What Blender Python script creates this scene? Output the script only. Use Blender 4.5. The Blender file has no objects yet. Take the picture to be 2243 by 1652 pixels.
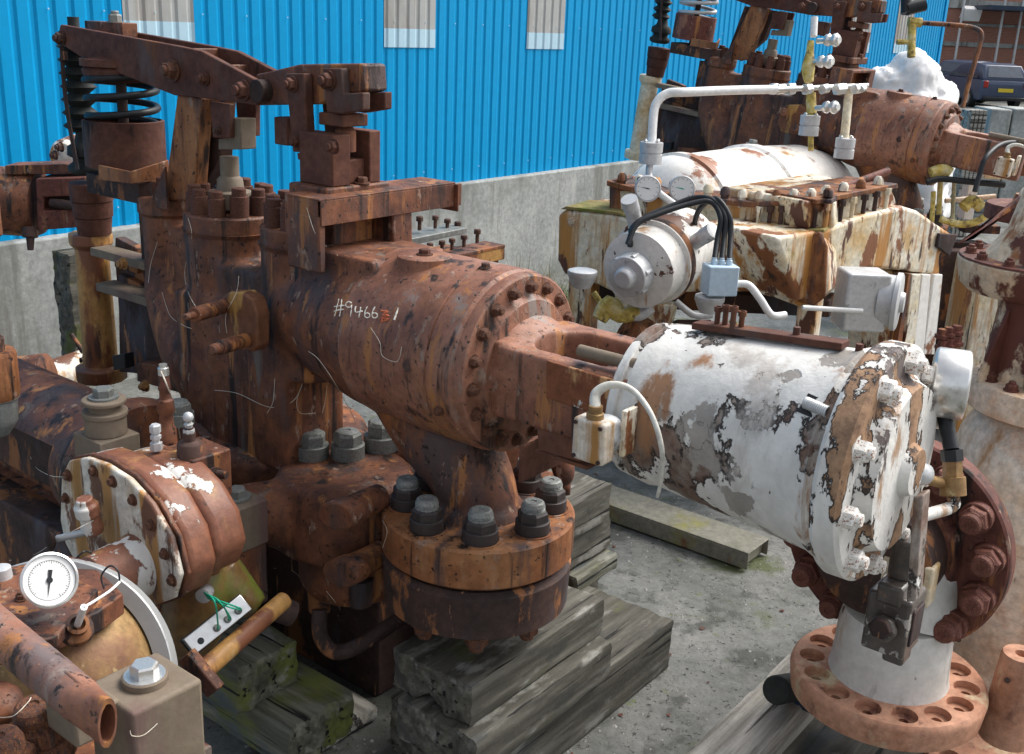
import bpy, bmesh, math, random
from mathutils import Vector as V, Matrix, noise
random.seed(7)
C = bpy.context.scene.collection
SC = bpy.context.scene
# ------------------------------------------------------------------ camera
PIT, ROL, FPX, CX, CY = math.radians(18.1), math.radians(2.44), 2386.0, 1121.5, 826.0
CAM = V((0, 0, 2.2))
FW = V((0, math.cos(PIT), -math.sin(PIT)))
_R, _U = V((1, 0, 0)), V((0, math.sin(PIT), math.cos(PIT)))
RT = _R * math.cos(ROL) + _U * math.sin(ROL)
UP = _U * math.cos(ROL) - _R * math.sin(ROL)
cd = bpy.data.cameras.new('camera'); cam = bpy.data.objects.new('camera', cd); C.objects.link(cam)
cam.matrix_world = Matrix(((RT.x, UP.x, -FW.x, CAM.x), (RT.y, UP.y, -FW.y, CAM.y), (RT.z, UP.z, -FW.z, CAM.z), (0, 0, 0, 1)))
cd.sensor_width = 36; cd.lens = 36 * FPX / 2243; cd.clip_end = 1000; cd.clip_start = .05
SC.camera = cam
# ------------------------------------------------------------------ sky, sun, exposure
SUN_EL, SUN_AZ = math.radians(52), math.radians(62)      # azimuth measured from +Y towards +X
w = bpy.data.worlds.new('World'); SC.world = w; w.use_nodes = True
nt = w.node_tree; bg = nt.nodes['Background']
sky = nt.nodes.new('ShaderNodeTexSky'); sky.sky_type = 'NISHITA'; sky.sun_disc = False
sky.sun_elevation = SUN_EL; sky.sun_rotation = SUN_AZ; sky.dust_density = 4; sky.air_density = 1.0; sky.ozone_density = 1
hs = nt.nodes.new('ShaderNodeHueSaturation'); hs.inputs['Saturation'].default_value = .32
nt.links.new(sky.outputs[0], hs.inputs['Color']); nt.links.new(hs.outputs[0], bg.inputs[0]); bg.inputs[1].default_value = .15
sl = bpy.data.lights.new('sun', 'SUN'); sl.energy = 2.0; sl.angle = math.radians(38); sl.color = (1, .97, .92)
so = bpy.data.objects.new('sun', sl); C.objects.link(so)
so.location = (6, 3, 9)
sd = V((math.sin(SUN_AZ) * math.cos(SUN_EL), math.cos(SUN_AZ) * math.cos(SUN_EL), math.sin(SUN_EL)))
so.rotation_euler = sd.to_track_quat('Z', 'Y').to_euler()
SC.view_settings.view_transform = 'Standard'; SC.view_settings.look = 'None'; SC.view_settings.gamma = 1
SC.view_settings.exposure = .68
# ------------------------------------------------------------------ frames: u = along the machine, v = across it
TH = math.radians(52.3)
u = V((math.sin(TH), -math.cos(TH), 0)); v = V((math.cos(TH), math.sin(TH), 0)); Z = V((0, 0, 1))
O = V((-.0797, 2.8589, 0))
def ray(x, y): return FW + RT * ((x - CX) / FPX) - UP * ((y - CY) / FPX)
def At(x, y, d): return CAM + ray(x, y) * d
def _pl(x, y, n, k):
    d = ray(x, y); return CAM + d * ((k - (CAM - O).dot(n)) / d.dot(n))
def Pt(x, y, t): return _pl(x, y, v, t)
def Ps(x, y, s): return _pl(x, y, u, s)
def Pz(x, y, z):
    d = ray(x, y); return CAM + d * ((z - CAM.z) / d.z)
def W(s, t, h): return O + u * s + v * t + Z * h
# ------------------------------------------------------------------ materials
def col(c): return (c[0], c[1], c[2], 1)
MATS = {}
def mat(name, stops, sc=5, layers=(), rough=.8, bump=.35, fine=70, metal=0, stretch=(1, 1, 1), spec=.3, var=0, mo=.34):
    m = bpy.data.materials.new(name); m.use_nodes = True; t = m.node_tree; N = t.nodes; L = t.links
    b = N['Principled BSDF']; tc = N.new('ShaderNodeTexCoord')
    if 'Specular IOR Level' in b.inputs: b.inputs['Specular IOR Level'].default_value = spec
    def nz(scale, st, detail=6, off=0, rg=.6, kind='n'):
        mp = N.new('ShaderNodeMapping'); mp.inputs['Scale'].default_value = st; mp.inputs['Location'].default_value = (off, off * .7, off * .3)
        L.new(tc.outputs['Object'], mp.inputs[0])
        if kind == 'v':
            n = N.new('ShaderNodeTexVoronoi'); n.inputs['Scale'].default_value = scale; L.new(mp.outputs[0], n.inputs['Vector']); return n.outputs['Distance']
        n = N.new('ShaderNodeTexNoise'); n.inputs['Scale'].default_value = scale; n.inputs['Detail'].default_value = detail; n.inputs['Roughness'].default_value = rg
        L.new(mp.outputs[0], n.inputs['Vector']); return n.outputs['Fac']
    cr = N.new('ShaderNodeValToRGB'); e = cr.color_ramp.elements
    while len(e) < len(stops): e.new(.5)
    lo, hi = .3, .7
    for i, c in enumerate(stops): e[i].position = lo + (hi - lo) * i / max(1, len(stops) - 1); e[i].color = col(c)
    L.new(nz(sc, stretch, 8, 3.1, .68), cr.inputs[0])
    cur = cr.outputs[0]
    h = nz(fine, (1, 1, 1), 5, 1.7); g = N.new('ShaderNodeMath'); g.operation = 'MULTIPLY'; g.inputs[1].default_value = .5; L.new(h, g.inputs[0]); hcur = g.outputs[0]
    # fine mottling
    mt = N.new('ShaderNodeMapRange'); mt.inputs[1].default_value = .25; mt.inputs[2].default_value = .75; mt.inputs[3].default_value = 1 - mo; mt.inputs[4].default_value = 1 + mo
    L.new(nz(fine * .6, stretch, 5, 9.3, .7), mt.inputs[0])
    mm = N.new('ShaderNodeMix'); mm.data_type = 'RGBA'; mm.blend_type = 'MULTIPLY'; mm.inputs[0].default_value = 1
    L.new(cur, mm.inputs[6]); L.new(mt.outputs[0], mm.inputs[7]); cur = mm.outputs[2]
    rcur = None
    for i, ly in enumerate(layers):
        c, scale, st, lo, hi = ly[:5]; bp = ly[5] if len(ly) > 5 else 0; seed = ly[6] if len(ly) > 6 else i * 5.3 + 11; rv = ly[7] if len(ly) > 7 else None
        kind = ly[8] if len(ly) > 8 else 'n'
        mr = N.new('ShaderNodeMapRange'); mr.interpolation_type = 'SMOOTHSTEP'; mr.inputs[1].default_value = lo; mr.inputs[2].default_value = hi
        L.new(nz(scale, st, 9, seed, .62, kind), mr.inputs[0])
        mx = N.new('ShaderNodeMix'); mx.data_type = 'RGBA'; L.new(mr.outputs[0], mx.inputs[0]); L.new(cur, mx.inputs[6])
        # the layer's own colour varies a little
        vr = N.new('ShaderNodeMapRange'); vr.inputs[1].default_value = .3; vr.inputs[2].default_value = .7; vr.inputs[3].default_value = .8; vr.inputs[4].default_value = 1.15
        L.new(nz(14, st, 6, seed + 2), vr.inputs[0]); vm = N.new('ShaderNodeMix'); vm.data_type = 'RGBA'; vm.blend_type = 'MULTIPLY'; vm.inputs[0].default_value = 1
        vm.inputs[6].default_value = col(c); L.new(vr.outputs[0], vm.inputs[7]); L.new(vm.outputs[2], mx.inputs[7]); cur = mx.outputs[2]
        if bp:
            a = N.new('ShaderNodeMath'); a.operation = 'MULTIPLY_ADD'; a.inputs[1].default_value = bp; L.new(mr.outputs[0], a.inputs[0]); L.new(hcur, a.inputs[2]); hcur = a.outputs[0]
        if rv is not None:
            q = N.new('ShaderNodeMix'); q.data_type = 'FLOAT'; L.new(mr.outputs[0], q.inputs[0])
            if rcur is None: q.inputs[2].default_value = rough
            else: L.new(rcur, q.inputs[2])
            q.inputs[3].default_value = rv; rcur = q.outputs[0]
    if var:
        oi = N.new('ShaderNodeObjectInfo'); r2 = N.new('ShaderNodeMapRange'); r2.inputs[3].default_value = 1 - var; r2.inputs[4].default_value = 1 + var; L.new(oi.outputs['Random'], r2.inputs[0])
        q = N.new('ShaderNodeMix'); q.data_type = 'RGBA'; q.blend_type = 'MULTIPLY'; q.inputs[0].default_value = 1; L.new(cur, q.inputs[6]); L.new(r2.outputs[0], q.inputs[7]); cur = q.outputs[2]
    L.new(cur, b.inputs['Base Color'])
    if rcur is None: b.inputs['Roughness'].default_value = rough
    else: L.new(rcur, b.inputs['Roughness'])
    b.inputs['Metallic'].default_value = metal
    if bump:
        bn = N.new('ShaderNodeBump'); bn.inputs['Strength'].default_value = bump; bn.inputs['Distance'].default_value = .006
        L.new(hcur, bn.inputs['Height']); L.new(bn.outputs[0], b.inputs['Normal'])
    MATS[name] = m; return m
RU1, RU2, RU3 = (.060, .026, .020), (.135, .048, .026), (.21, .078, .036)
OR, PU, OC, GR = (.30, .105, .032), (.078, .052, .050), (.36, .20, .055), (.16, .125, .105)
STAIN = [((.022, .014, .012), 3.0, (1, 1, .45), .56, .72, 0, 71.3, .6), ((.024, .014, .012), 15, (1, 1, .07), .555, .66, 0, 17.7), ((.36, .15, .05), 15, (1, 1, .10), .575, .66, 0, 29.1), ((.29, .19, .14), 26, (1, 1, .45), .60, .68, .3, 53.9), ((.02, .013, .011), 60, (1, 1, .9), .60, .68, -.6, 91.2)]
WH, BK = (.72, .70, .66), (.012, .011, .011)
vs = (1, 1, .12)
mat('rust', [(.035, .017, .014), (.11, .041, .024), (.20, .074, .034), (.075, .030, .020)], 4.5, [(PU, 4, (1, 1, .35), .52, .66), (OR, 4, (1, 1, .35), .57, .72), (GR, 9, (1, 1, .12), .60, .68), ((.022, .014, .013), 10, (1, 1, .14), .57, .66), ((.38, .19, .065), 13, (1, 1, .18), .67, .71)] + STAIN, .62, .75, 38, spec=.4)
mat('rust_barrel', [(.11, .040, .025), (.195, .076, .044), (.29, .132, .082), (.15, .057, .035)], 2.6, [((.13, .10, .10), 3.2, (1, 1, .35), .50, .64), ((.33, .15, .06), 3.5, (1, 1, .35), .57, .72), ((.24, .19, .165), 10, (1, 1, .14), .58, .67), ((.05, .028, .022), 50, (1, 1, .6), .62, .70, -.4), ((.24, .17, .15), 2.2, (1, 1, .5), .55, .70), ((.42, .22, .11), 22, (1, 1, .2), .66, .70)] + STAIN[1:], .55, .6, 40, spec=.5)
mat('rust_dark', [(.022, .015, .014), (.05, .03, .026), (.085, .045, .034)], 5, [((.075, .07, .085), 5, (1, 1, .3), .54, .68), ((.24, .10, .042), 6, (1, 1, .45), .55, .60), ((.30, .15, .08), 20, (1, 1, .2), .64, .68)], .75, .35, 80, var=.2)
mat('rust_grey', [(.062, .025, .018), (.105, .044, .031), (.15, .068, .044)], 6, [((.10, .068, .06), 7, (1, 1, .5), .54, .72), ((.19, .075, .035), 5, (1, 1, .3), .58, .70), ((.02, .014, .013), 12, (1, 1, .2), .6, .7)], .7, .45, 60, spec=.2, var=.15)
mat('rust_orange', [(.13, .05, .028), (.23, .088, .034), (.34, .16, .07)], 4, [((.07, .05, .052), 6, (1, 1, .2), .50, .60), ((.42, .24, .13), 5, (1, 1, .5), .58, .74), ((.04, .022, .018), 10, vs, .6, .72)] + STAIN[1:], .66, .6, 40)
mat('ochre', [(.30, .13, .035), (.44, .24, .075), (.34, .15, .042)], 5, [((.17, .06, .028), 6, (1, 1, .35), .48, .56, .3), ((.06, .028, .02), 12, (1, 1, .3), .62, .7, .3), ((.48, .33, .15), 14, (1, 1, .4), .62, .7)], .5, .4, 60, spec=.5)
mat('steel_nut', [(.11, .115, .11), (.20, .21, .20), (.29, .29, .27)], 7, [((.16, .10, .06), 9, (1, 1, .6), .58, .74)], .5, .25, 90, metal=.25, var=.18)
mat('brown_grey', [(.14, .11, .075), (.19, .15, .11), (.15, .12, .095)], 4, [((.14, .085, .075), 4, (1, 1, .25), .5, .68), ((.09, .05, .04), 8, vs, .6, .76)], .7, .25, 80, mo=.14)
mat('peel_white', [(.17, .12, .095), (.27, .23, .20), (.15, .085, .06), (.30, .27, .24)], 5, [((.03, .024, .022), 3.4, (1, 1, .7), .435, .458, .3, 33), (WH, 3.4, (1, 1, .7), .460, .468, 1.6, 33, .45), ((.50, .46, .42), 7, (1, 1, .3), .55, .66), ((.33, .30, .27), 2.6, (1, 1, .8), .575, .59, -.5), ((.36, .19, .10), 6, (1, 1, .25), .60, .68), ((.05, .042, .04), 5, (1, 1, .9), .645, .66, -.8), ((.10, .07, .05), 26, (1, 1, .5), .69, .73), ((.34, .20, .12), 4, (1, 1, .3), .64, .78)], .7, .7, 55, spec=.4)
mat('peel_cap', [(.20, .10, .05), (.36, .22, .13), (.10, .055, .04)], 9, [((.035, .028, .028), 9, (1, 1, .45), .465, .488, .3, 33), (WH, 9, (1, 1, .45), .492, .50, 2.2, 33, .45), ((.42, .27, .17), 14, (1, 1, .35), .57, .66), ((.16, .13, .12), 7, (1, 1, .5), .60, .62, -.6)], .7, .9, 55)
mat('tank_white', [(.56, .36, .15), (.68, .58, .40), (.74, .70, .60), (.58, .38, .17)], 3.4, [((.46, .21, .05), 8, (1, 1, .09), .47, .58), ((.24, .09, .035), 5, (1, 1, .45), .565, .60, -.3, 21), ((.11, .042, .025), 12, (1, 1, .3), .57, .62, -.3), ((.05, .03, .022), 22, (1, 1, .12), .61, .66), ((.20, .18, .05), 4, (1, 1, .8), .66, .76)], .5, .4, 50, spec=.5)
mat('tank_bright', [(.74, .70, .62), (.82, .80, .76), (.80, .77, .71)], 3, [((.28, .11, .05), 4, (1, 1, 1), .56, .62, -.3), ((.55, .33, .16), 7, (1, 1, .5), .60, .7)], .4, .3, 50, spec=.5, mo=.14)
mat('gear_white', [(.13, .045, .028), (.22, .085, .045), (.17, .06, .035)], 5, [((.45, .25, .08), 7, (1, 1, .18), .53, .66), (WH, 5, (1, 1, .35), .515, .53, .9, 44, .4), ((.07, .035, .022), 12, (1, 1, .3), .64, .68)], .5, .5, 60, spec=.5)
mat('gear_cover', [(.50, .46, .38), (.66, .62, .55), (.42, .30, .17)], 5, [((.40, .20, .055), 9, (1, 1, .1), .48, .58), ((.16, .065, .035), 6, (1, 1, .5), .54, .58, -.3), ((.07, .04, .03), 13, (1, 1, .12), .60, .64)], .5, .5, 60, spec=.5)
mat('galv', [(.42, .43, .43), (.55, .56, .57), (.48, .49, .50)], 6, [((.30, .30, .28), 20, (1, 1, 1), .6, .7)], .45, .12, 90, metal=.3, mo=.14)
mat('silver', [(.62, .62, .60), (.75, .75, .74)], 9, [((.35, .33, .28), 14, (1, 1, 1), .6, .75)], .28, .1, 60, metal=.8, mo=.14)
mat('paint_white', [(.72, .72, .70), (.80, .80, .79)], 5, [((.45, .40, .32), 9, (1, 1, .4), .62, .8)], .4, .1, mo=.14)
mat('drum_white', [(.60, .57, .52), (.74, .72, .68), (.68, .64, .58)], 4, [((.36, .33, .30), 5, (1, 1, .5), .53, .66), ((.12, .055, .035), 4.5, (1, 1, 1), .585, .60, -.5), ((.45, .26, .12), 9, (1, 1, .2), .58, .68), ((.06, .04, .03), 18, (1, 1, .6), .63, .66, -.4)], .5, .4, 50, mo=.15)
mat('neck_white', [(.46, .44, .40), (.60, .585, .55), (.54, .52, .47)], 4, [((.38, .22, .09), 6, (1, 1, .2), .55, .68), ((.30, .28, .25), 9, (1, 1, .3), .58, .68), ((.12, .06, .04), 14, (1, 1, .4), .64, .68, -.3)], .5, .3, 50, mo=.15)
mat('dial', [(.74, .74, .72), (.80, .80, .79)], 5, (), .3, 0, mo=.05)
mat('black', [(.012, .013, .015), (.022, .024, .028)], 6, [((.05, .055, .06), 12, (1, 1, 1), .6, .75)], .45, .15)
mat('black_rubber', [(.014, .016, .016), (.03, .034, .032)], 7, [((.06, .06, .055), 12, (1, 1, 1), .55, .75)], .7, .2)
mat('blue_box', [(.42, .55, .66), (.48, .60, .70)], 5, [((.30, .38, .44), 14, (1, 1, .5), .64, .75)], .4, .08, mo=.14)
mat('yellow_rust', [(.10, .05, .03), (.55, .42, .10), (.62, .58, .40)], 14, [((.12, .08, .04), 16, (1, 1, .6), .56, .64)], .6, .5)
mat('green_wire', [(.01, .33, .20), (.02, .42, .27)], 5, (), .4, 0, mo=.14)
mat('cream_cable', [(.55, .52, .44), (.66, .66, .62)], 7, [((.45, .26, .12), 9, (1, 1, 1), .58, .7)], .45, .1)
mat('twine', [(.55, .48, .38), (.70, .66, .58)], 40, (), .6, 0)
mat('chalk', [(.85, .82, .70), (.9, .88, .8)], 60, (), .8, 0)
mat('red_chalk', [(.52, .12, .06), (.6, .2, .1)], 60, (), .8, 0)
mat('brass', [(.17, .10, .04), (.29, .18, .075), (.21, .10, .05)], 7, [((.16, .075, .045), 4, (1, 1, 1), .5, .7), ((.50, .40, .20), 20, (1, 1, 1), .6, .72)], .5, .3, 90, metal=.25)
mat('cream_rust', [(.56, .40, .24), (.64, .54, .40), (.50, .30, .16)], 5, [((.12, .04, .028), 4.5, (1, 1, .7), .50, .55, .4), ((.34, .15, .06), 9, (1, 1, .4), .56, .64)], .6, .45, 60)
mat('foot_rust', [(.36, .165, .10), (.47, .25, .16), (.30, .125, .07)], 5, [((.55, .44, .28), 6, (1, 1, .6), .56, .66), ((.16, .07, .05), 9, (1, 1, .4), .60, .70)], .6, .35, 60)
mat('alu', [(.36, .37, .37), (.42, .43, .43)], 3, [((.28, .28, .27), 30, (1, 1, 1), .66, .74)], .4, .05, 90, metal=.3, mo=.05)
mat('peach', [(.52, .30, .18), (.62, .42, .28), (.70, .58, .45), (.50, .26, .15)], 4, [((.66, .62, .54), 4, (1, 1, .5), .55, .68), ((.34, .16, .05), 5, (1, 1, .3), .58, .72), ((.20, .08, .05), 14, (1, 1, .3), .66, .72)], .55, .3, 60)
mat('red_rust', [(.085, .030, .024), (.15, .052, .038), (.115, .040, .030)], 5, [((.30, .13, .08), 7, (1, 1, .5), .60, .68), ((.04, .02, .018), 9, (1, 1, .5), .57, .66)] + STAIN[1:], .65, .35, 60, var=.12)
mat('post_cream', [(.62, .50, .32), (.70, .64, .50), (.55, .36, .16)], 4, [((.24, .09, .04), 5, (1, 1, .15), .60, .7), ((.45, .26, .08), 7, (1, 1, .2), .56, .7)], .5, .3)
g1 = (.10, 1, 1)
mat('timber_grey', [(.038, .035, .028), (.092, .086, .070), (.20, .19, .16)], 20, [((.26, .255, .23), 11, (.4, 1, 1), .56, .68), ((.06, .06, .052), 8, (.5, 1, 1), .54, .66), ((.012, .012, .011), 30, (.035, 1, 1), .595, .62, -1.6), ((.10, .11, .03), 4, (.6, 1, 1), .56, .68), ((.055, .065, .075), 3, (.5, 1, 1), .58, .74), ((.20, .09, .045), 3, (.6, 1, 1), .66, .76)], .7, .55, 55, stretch=(.09, 1, 1))
mat('timber_moss', [(.045, .044, .034), (.12, .118, .09), (.26, .25, .20)], 20, [((.13, .145, .035), 4, (.6, 1, 1), .50, .64), ((.24, .24, .20), 11, (.4, 1, 1), .58, .68), ((.012, .012, .011), 30, (.035, 1, 1), .59, .615, -1.6), ((.09, .10, .10), 5, (.3, 1, 1), .6, .7)], .7, .55, 55, stretch=(.09, 1, 1))
mat('timber_pale', [(.14, .13, .11), (.34, .32, .28), (.52, .50, .46)], 28, [((.06, .05, .045), 30, (.04, 1, 1), .55, .64, -1.5), ((.15, .13, .09), 5, (.3, 1, 1), .6, .75)], .8, 1, 60, stretch=(.06, 1, 1))
mat('ground', [(.085, .088, .080), (.145, .147, .136), (.205, .20, .185)], 2.2, [((.04, .043, .037), 1.1, (1, 1, 1), .50, .66), ((.06, .062, .055), 6, (1, 1, 1), .54, .66), ((.075, .09, .035), 2.6, (1, 1, 1), .57, .68), ((.10, .125, .04), 13, (1, 1, 1), .62, .70), ((.46, .45, .43), 75, (1, 1, 1), .63, .68, .8), ((.03, .03, .028), 50, (1, 1, 1), .60, .70, -.6)], .6, 1, 40, spec=.45)
mat('concrete', [(.26, .27, .26), (.35, .36, .345), (.43, .44, .42)], 2.2, [((.17, .17, .15), 4, (1, 1, .10), .50, .66), ((.20, .21, .19), 1.1, (1, 1, 1), .5, .7), ((.50, .50, .48), 4, (1, 1, .4), .6, .8), ((.14, .15, .14), 70, (1, 1, 1), .66, .74, -.6), ((.20, .23, .15), 3, (1, 1, .3), .62, .8)], .85, .5, 45)
mat('cladding', [(.0005, .27, .56), (.0005, .29, .60), (.0005, .28, .58)], 1.2, [((.001, .22, .47), 3, (1, 1, .08), .56, .85), ((.08, .36, .60), 60, (1, 1, 1), .74, .76)], .5, .05, 30, spec=.15, mo=.05)
mat('rooflight', [(.34, .35, .345), (.42, .43, .42)], 3, [((.30, .27, .24), 3, (1, 1, .2), .5, .7)], .4, .08, 30, mo=.05)
mat('rooflight_lap', [(.38, .58, .70), (.46, .64, .74)], 3, (), .4, .05, mo=.05)
mat('car_paint', [(.035, .055, .10), (.05, .07, .13)], 3, (), .3, 0, spec=.6, mo=.05)
mat('car_glass', [(.02, .03, .045), (.05, .07, .10)], 3, (), .1, 0, spec=.8, mo=.14)
mat('plate_yellow', [(.60, .45, .03), (.66, .5, .04)], 3, (), .5, 0, mo=.14)
mat('tail_red', [(.30, .02, .015), (.35, .03, .02)], 3, (), .3, 0)
mat('tarp', [(.80, .80, .80), (.86, .86, .86)], 4, [((.5, .5, .48), 20, (1, 1, 1), .66, .74)], .5, .5, 20, mo=.14)
mat('leaf', [(.07, .11, .03), (.16, .21, .07), (.30, .30, .16)], 18, (), .6, .1)
mat('straw', [(.30, .26, .15), (.42, .38, .24)], 18, (), .6, .1)
mat('navy', [(.02, .035, .06), (.03, .05, .085)], 4, [((.05, .06, .07), 8, (1, 1, 1), .6, .7)], .5, .2)
def brick():
    m = bpy.data.materials.new('brick'); m.use_nodes = True; N = m.node_tree.nodes; L = m.node_tree.links
    b = N['Principled BSDF']; tc = N.new('ShaderNodeTexCoord'); mp = N.new('ShaderNodeMapping'); mp.inputs['Rotation'].default_value = (math.pi / 2, 0, 0)
    t = N.new('ShaderNodeTexBrick'); t.inputs['Scale'].default_value = 4.2; t.inputs['Color1'].default_value = (.34, .13, .085, 1); t.inputs['Color2'].default_value = (.42, .17, .11, 1); t.inputs['Mortar'].default_value = (.34, .28, .25, 1)
    L.new(tc.outputs['Object'], mp.inputs[0]); L.new(mp.outputs[0], t.inputs['Vector']); L.new(t.outputs['Color'], b.inputs['Base Color']); b.inputs['Roughness'].default_value = .9
    MATS['brick'] = m
brick()
# ------------------------------------------------------------------ mesh helpers
ORG = {}
def frame(a):
    a = a.normalized(); r = V((0, 0, 1)) if abs(a.z) < .9 else V((1, 0, 0))
    x = r.cross(a).normalized(); return x, a.cross(x).normalized(), a
class B:
    def __init__(s): s.m = bmesh.new()
    def box(s, c, sz, ax=(None, None, None)):
        X, Y, Q = (ax[0] or u, ax[1] or v, ax[2] or Z); vs_ = []
        for k in (-.5, .5):
            for j in (-.5, .5):
                for i in (-.5, .5): vs_.append(s.m.verts.new(c + X * i * sz[0] + Y * j * sz[1] + Q * k * sz[2]))
        for f in ((0, 2, 3, 1), (4, 5, 7, 6), (0, 1, 5, 4), (2, 6, 7, 3), (0, 4, 6, 2), (1, 3, 7, 5)): s.m.faces.new([vs_[i] for i in f])
        return s
    def stb(s, s0, s1, t0, t1, h0, h1): return s.box(W((s0 + s1) / 2, (t0 + t1) / 2, (h0 + h1) / 2), (s1 - s0, t1 - t0, h1 - h0))
    def lathe(s, p, a, prof, n=40, ph=0, sx=1, sy=1, fr=None, loop=False):
        X, Y, A = fr or frame(a); rings = []
        for d, r in prof:
            if r < 1e-5: rings.append([s.m.verts.new(p + A * d)]); continue
            rings.append([s.m.verts.new(p + A * d + X * (sx * r * math.cos(ph + 2 * math.pi * i / n)) + Y * (sy * r * math.sin(ph + 2 * math.pi * i / n))) for i in range(n)])
        for a_, b_ in zip(rings, rings[1:] + ([rings[0]] if loop else [])):
            for i in range(n):
                j = (i + 1) % n
                if len(a_) == 1 and len(b_) == 1: continue
                if len(a_) == 1: s.m.faces.new((a_[0], b_[i], b_[j]))
                elif len(b_) == 1: s.m.faces.new((a_[i], a_[j], b_[0]))
                else: s.m.faces.new((a_[i], a_[j], b_[j], b_[i]))
        for r_, rev in () if loop else ((rings[0], True), (rings[-1], False)):
            if len(r_) > 1: s.m.faces.new(r_[::-1] if rev else r_)
        return s
    def cyl(s, p, q, r, r2=None, n=32, ph=0):
        L_ = (q - p).length; return s.lathe(p, q - p, [(0, r), (L_, r if r2 is None else r2)], n, ph)
    def ball(s, c, r, sq=(1, 1, 1), n=24):
        X, Y, A = u, v, Z; k = 12; rings = []
        prof = [(-math.cos(math.pi * i / k), math.sin(math.pi * i / k)) for i in range(k + 1)]
        return s.lathe(c, Z, [(d * r * sq[2], rr * r) for d, rr in prof], n, fr=(u, v, Z), sx=sq[0], sy=sq[1])
    def tube(s, pts, r, n=12, smooth=6, cap=True):
        if smooth and len(pts) > 2: pts, r = crom(pts, r, smooth)
        elif not isinstance(r, (list, tuple)): r = [r] * len(pts)
        t0 = (pts[1] - pts[0]).normalized(); X, Y, _ = frame(t0); rings = []
        for i, p in enumerate(pts):
            t = (pts[min(i + 1, len(pts) - 1)] - pts[max(i - 1, 0)]).normalized()
            X = (X - t * X.dot(t)).normalized(); Y = t.cross(X)
            rings.append([s.m.verts.new(p + X * r[i] * math.cos(2 * math.pi * k / n) + Y * r[i] * math.sin(2 * math.pi * k / n)) for k in range(n)])
        for a_, b_ in zip(rings, rings[1:]):
            for i in range(n): j = (i + 1) % n; s.m.faces.new((a_[i], a_[j], b_[j], b_[i]))
        if cap: s.m.faces.new(rings[0][::-1]); s.m.faces.new(rings[-1])
        return s
    def prism(s, pts, d):
        a = [s.m.verts.new(p) for p in pts]; b = [s.m.verts.new(p + d) for p in pts]; n = len(pts)
        s.m.faces.new(a); s.m.faces.new(b[::-1])
        for i in range(n): j = (i + 1) % n; s.m.faces.new((a[j], a[i], b[i], b[j]))
        return s
    def pp(s, px, t, dt): return s.prism([Pt(x, y, t) for x, y in px], v * dt)
    def pair(s, px, t, dt, off):
        """a plate and its twin, a distance off behind it"""
        q = [Pt(x, y, t) for x, y in px]; s.prism(q, v * dt); s.prism([p + v * off for p in q], v * dt); return s
    def mesh(s, org, name, smooth=38):
        bmesh.ops.recalc_face_normals(s.m, faces=s.m.faces)
        me = bpy.data.meshes.new(name); 
        for q in s.m.verts: q.co -= org
        s.m.to_mesh(me); s.m.free()
        for p in me.polygons: p.use_smooth = True
        me.set_sharp_from_angle(angle=math.radians(smooth)); return me
    def out(s, name, m, parent=None, bevel=0, smooth=38, remesh=0, cut=None, org=None, seg=2):
        if parent is not None: org = ORG[parent.name]
        elif org is None:
            vv = [q.co for q in s.m.verts]; org = V(((min(q.x for q in vv) + max(q.x for q in vv)) / 2, (min(q.y for q in vv) + max(q.y for q in vv)) / 2, min(q.z for q in vv)))
        me = s.mesh(org, name, smooth); o = bpy.data.objects.new(name, me); C.objects.link(o); me.materials.append(MATS[m])
        if parent is None: o.location = org
        else: o.parent = parent
        ORG[o.name] = org
        if remesh:
            for c_ in (cut or []): booly(o, c_, org)
            rm = o.modifiers.new('r', 'REMESH'); rm.mode = 'VOXEL'; rm.voxel_size = remesh; rm.use_smooth_shade = True
            sm = o.modifiers.new('s', 'SMOOTH'); sm.factor = .6; sm.iterations = 9
            bake(o)
        elif cut:
            for c_ in cut: booly(o, c_, org)
            o.data.set_sharp_from_angle(angle=math.radians(smooth))
        if bevel:
            bv = o.modifiers.new('b', 'BEVEL'); bv.width = bevel; bv.segments = seg; bv.limit_method = 'ANGLE'; bv.angle_limit = math.radians(40); bv.harden_normals = False
        return o
def booly(o, cut, org):
    me = cut.mesh(org, 'cut'); c = bpy.data.objects.new('cut', me); C.objects.link(c); c.matrix_world = o.matrix_world if not o.parent else Matrix.Translation(org)
    if not o.parent: c.matrix_world = Matrix.Translation(org)
    md = o.modifiers.new('c', 'BOOLEAN'); md.object = c; md.operation = 'DIFFERENCE'; md.solver = 'EXACT'
    bpy.context.view_layer.update(); bake(o); bpy.data.objects.remove(c)
def bake(o):
    bpy.context.view_layer.update(); dg = bpy.context.evaluated_depsgraph_get()
    me = bpy.data.meshes.new_from_object(o.evaluated_get(dg)); old = o.data; o.modifiers.clear(); o.data = me; me.name = o.name
    if not me.materials: me.materials.append(old.materials[0])
def crom(pts, r, k):
    if not isinstance(r, (list, tuple)): r = [r] * len(pts)
    P, Rr = [], []
    for i in range(len(pts) - 1):
        a, b, c, d = pts[max(i - 1, 0)], pts[i], pts[i + 1], pts[min(i + 2, len(pts) - 1)]
        for j in range(k):
            x = j / k; P.append(.5 * ((2 * b) + (c - a) * x + (2 * a - 5 * b + 4 * c - d) * x * x + (3 * b - a - 3 * c + d) * x ** 3)); Rr.append(r[i] * (1 - x) + r[i + 1] * x)
    P.append(pts[-1]); Rr.append(r[-1]); return P, Rr
def root(name, label, cat, org, group=None):
    o = bpy.data.objects.new(name, None); C.objects.link(o); o.location = org; o.empty_display_size = .1; ORG[o.name] = org.copy()
    return tag(o, label, cat, group)
def tag(o, label, cat, group=None):
    o['label'] = label; o['category'] = cat
    if group: o['group'] = group
    return o
def kind(o, k): o['kind'] = k; return o
MC = {}
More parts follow.
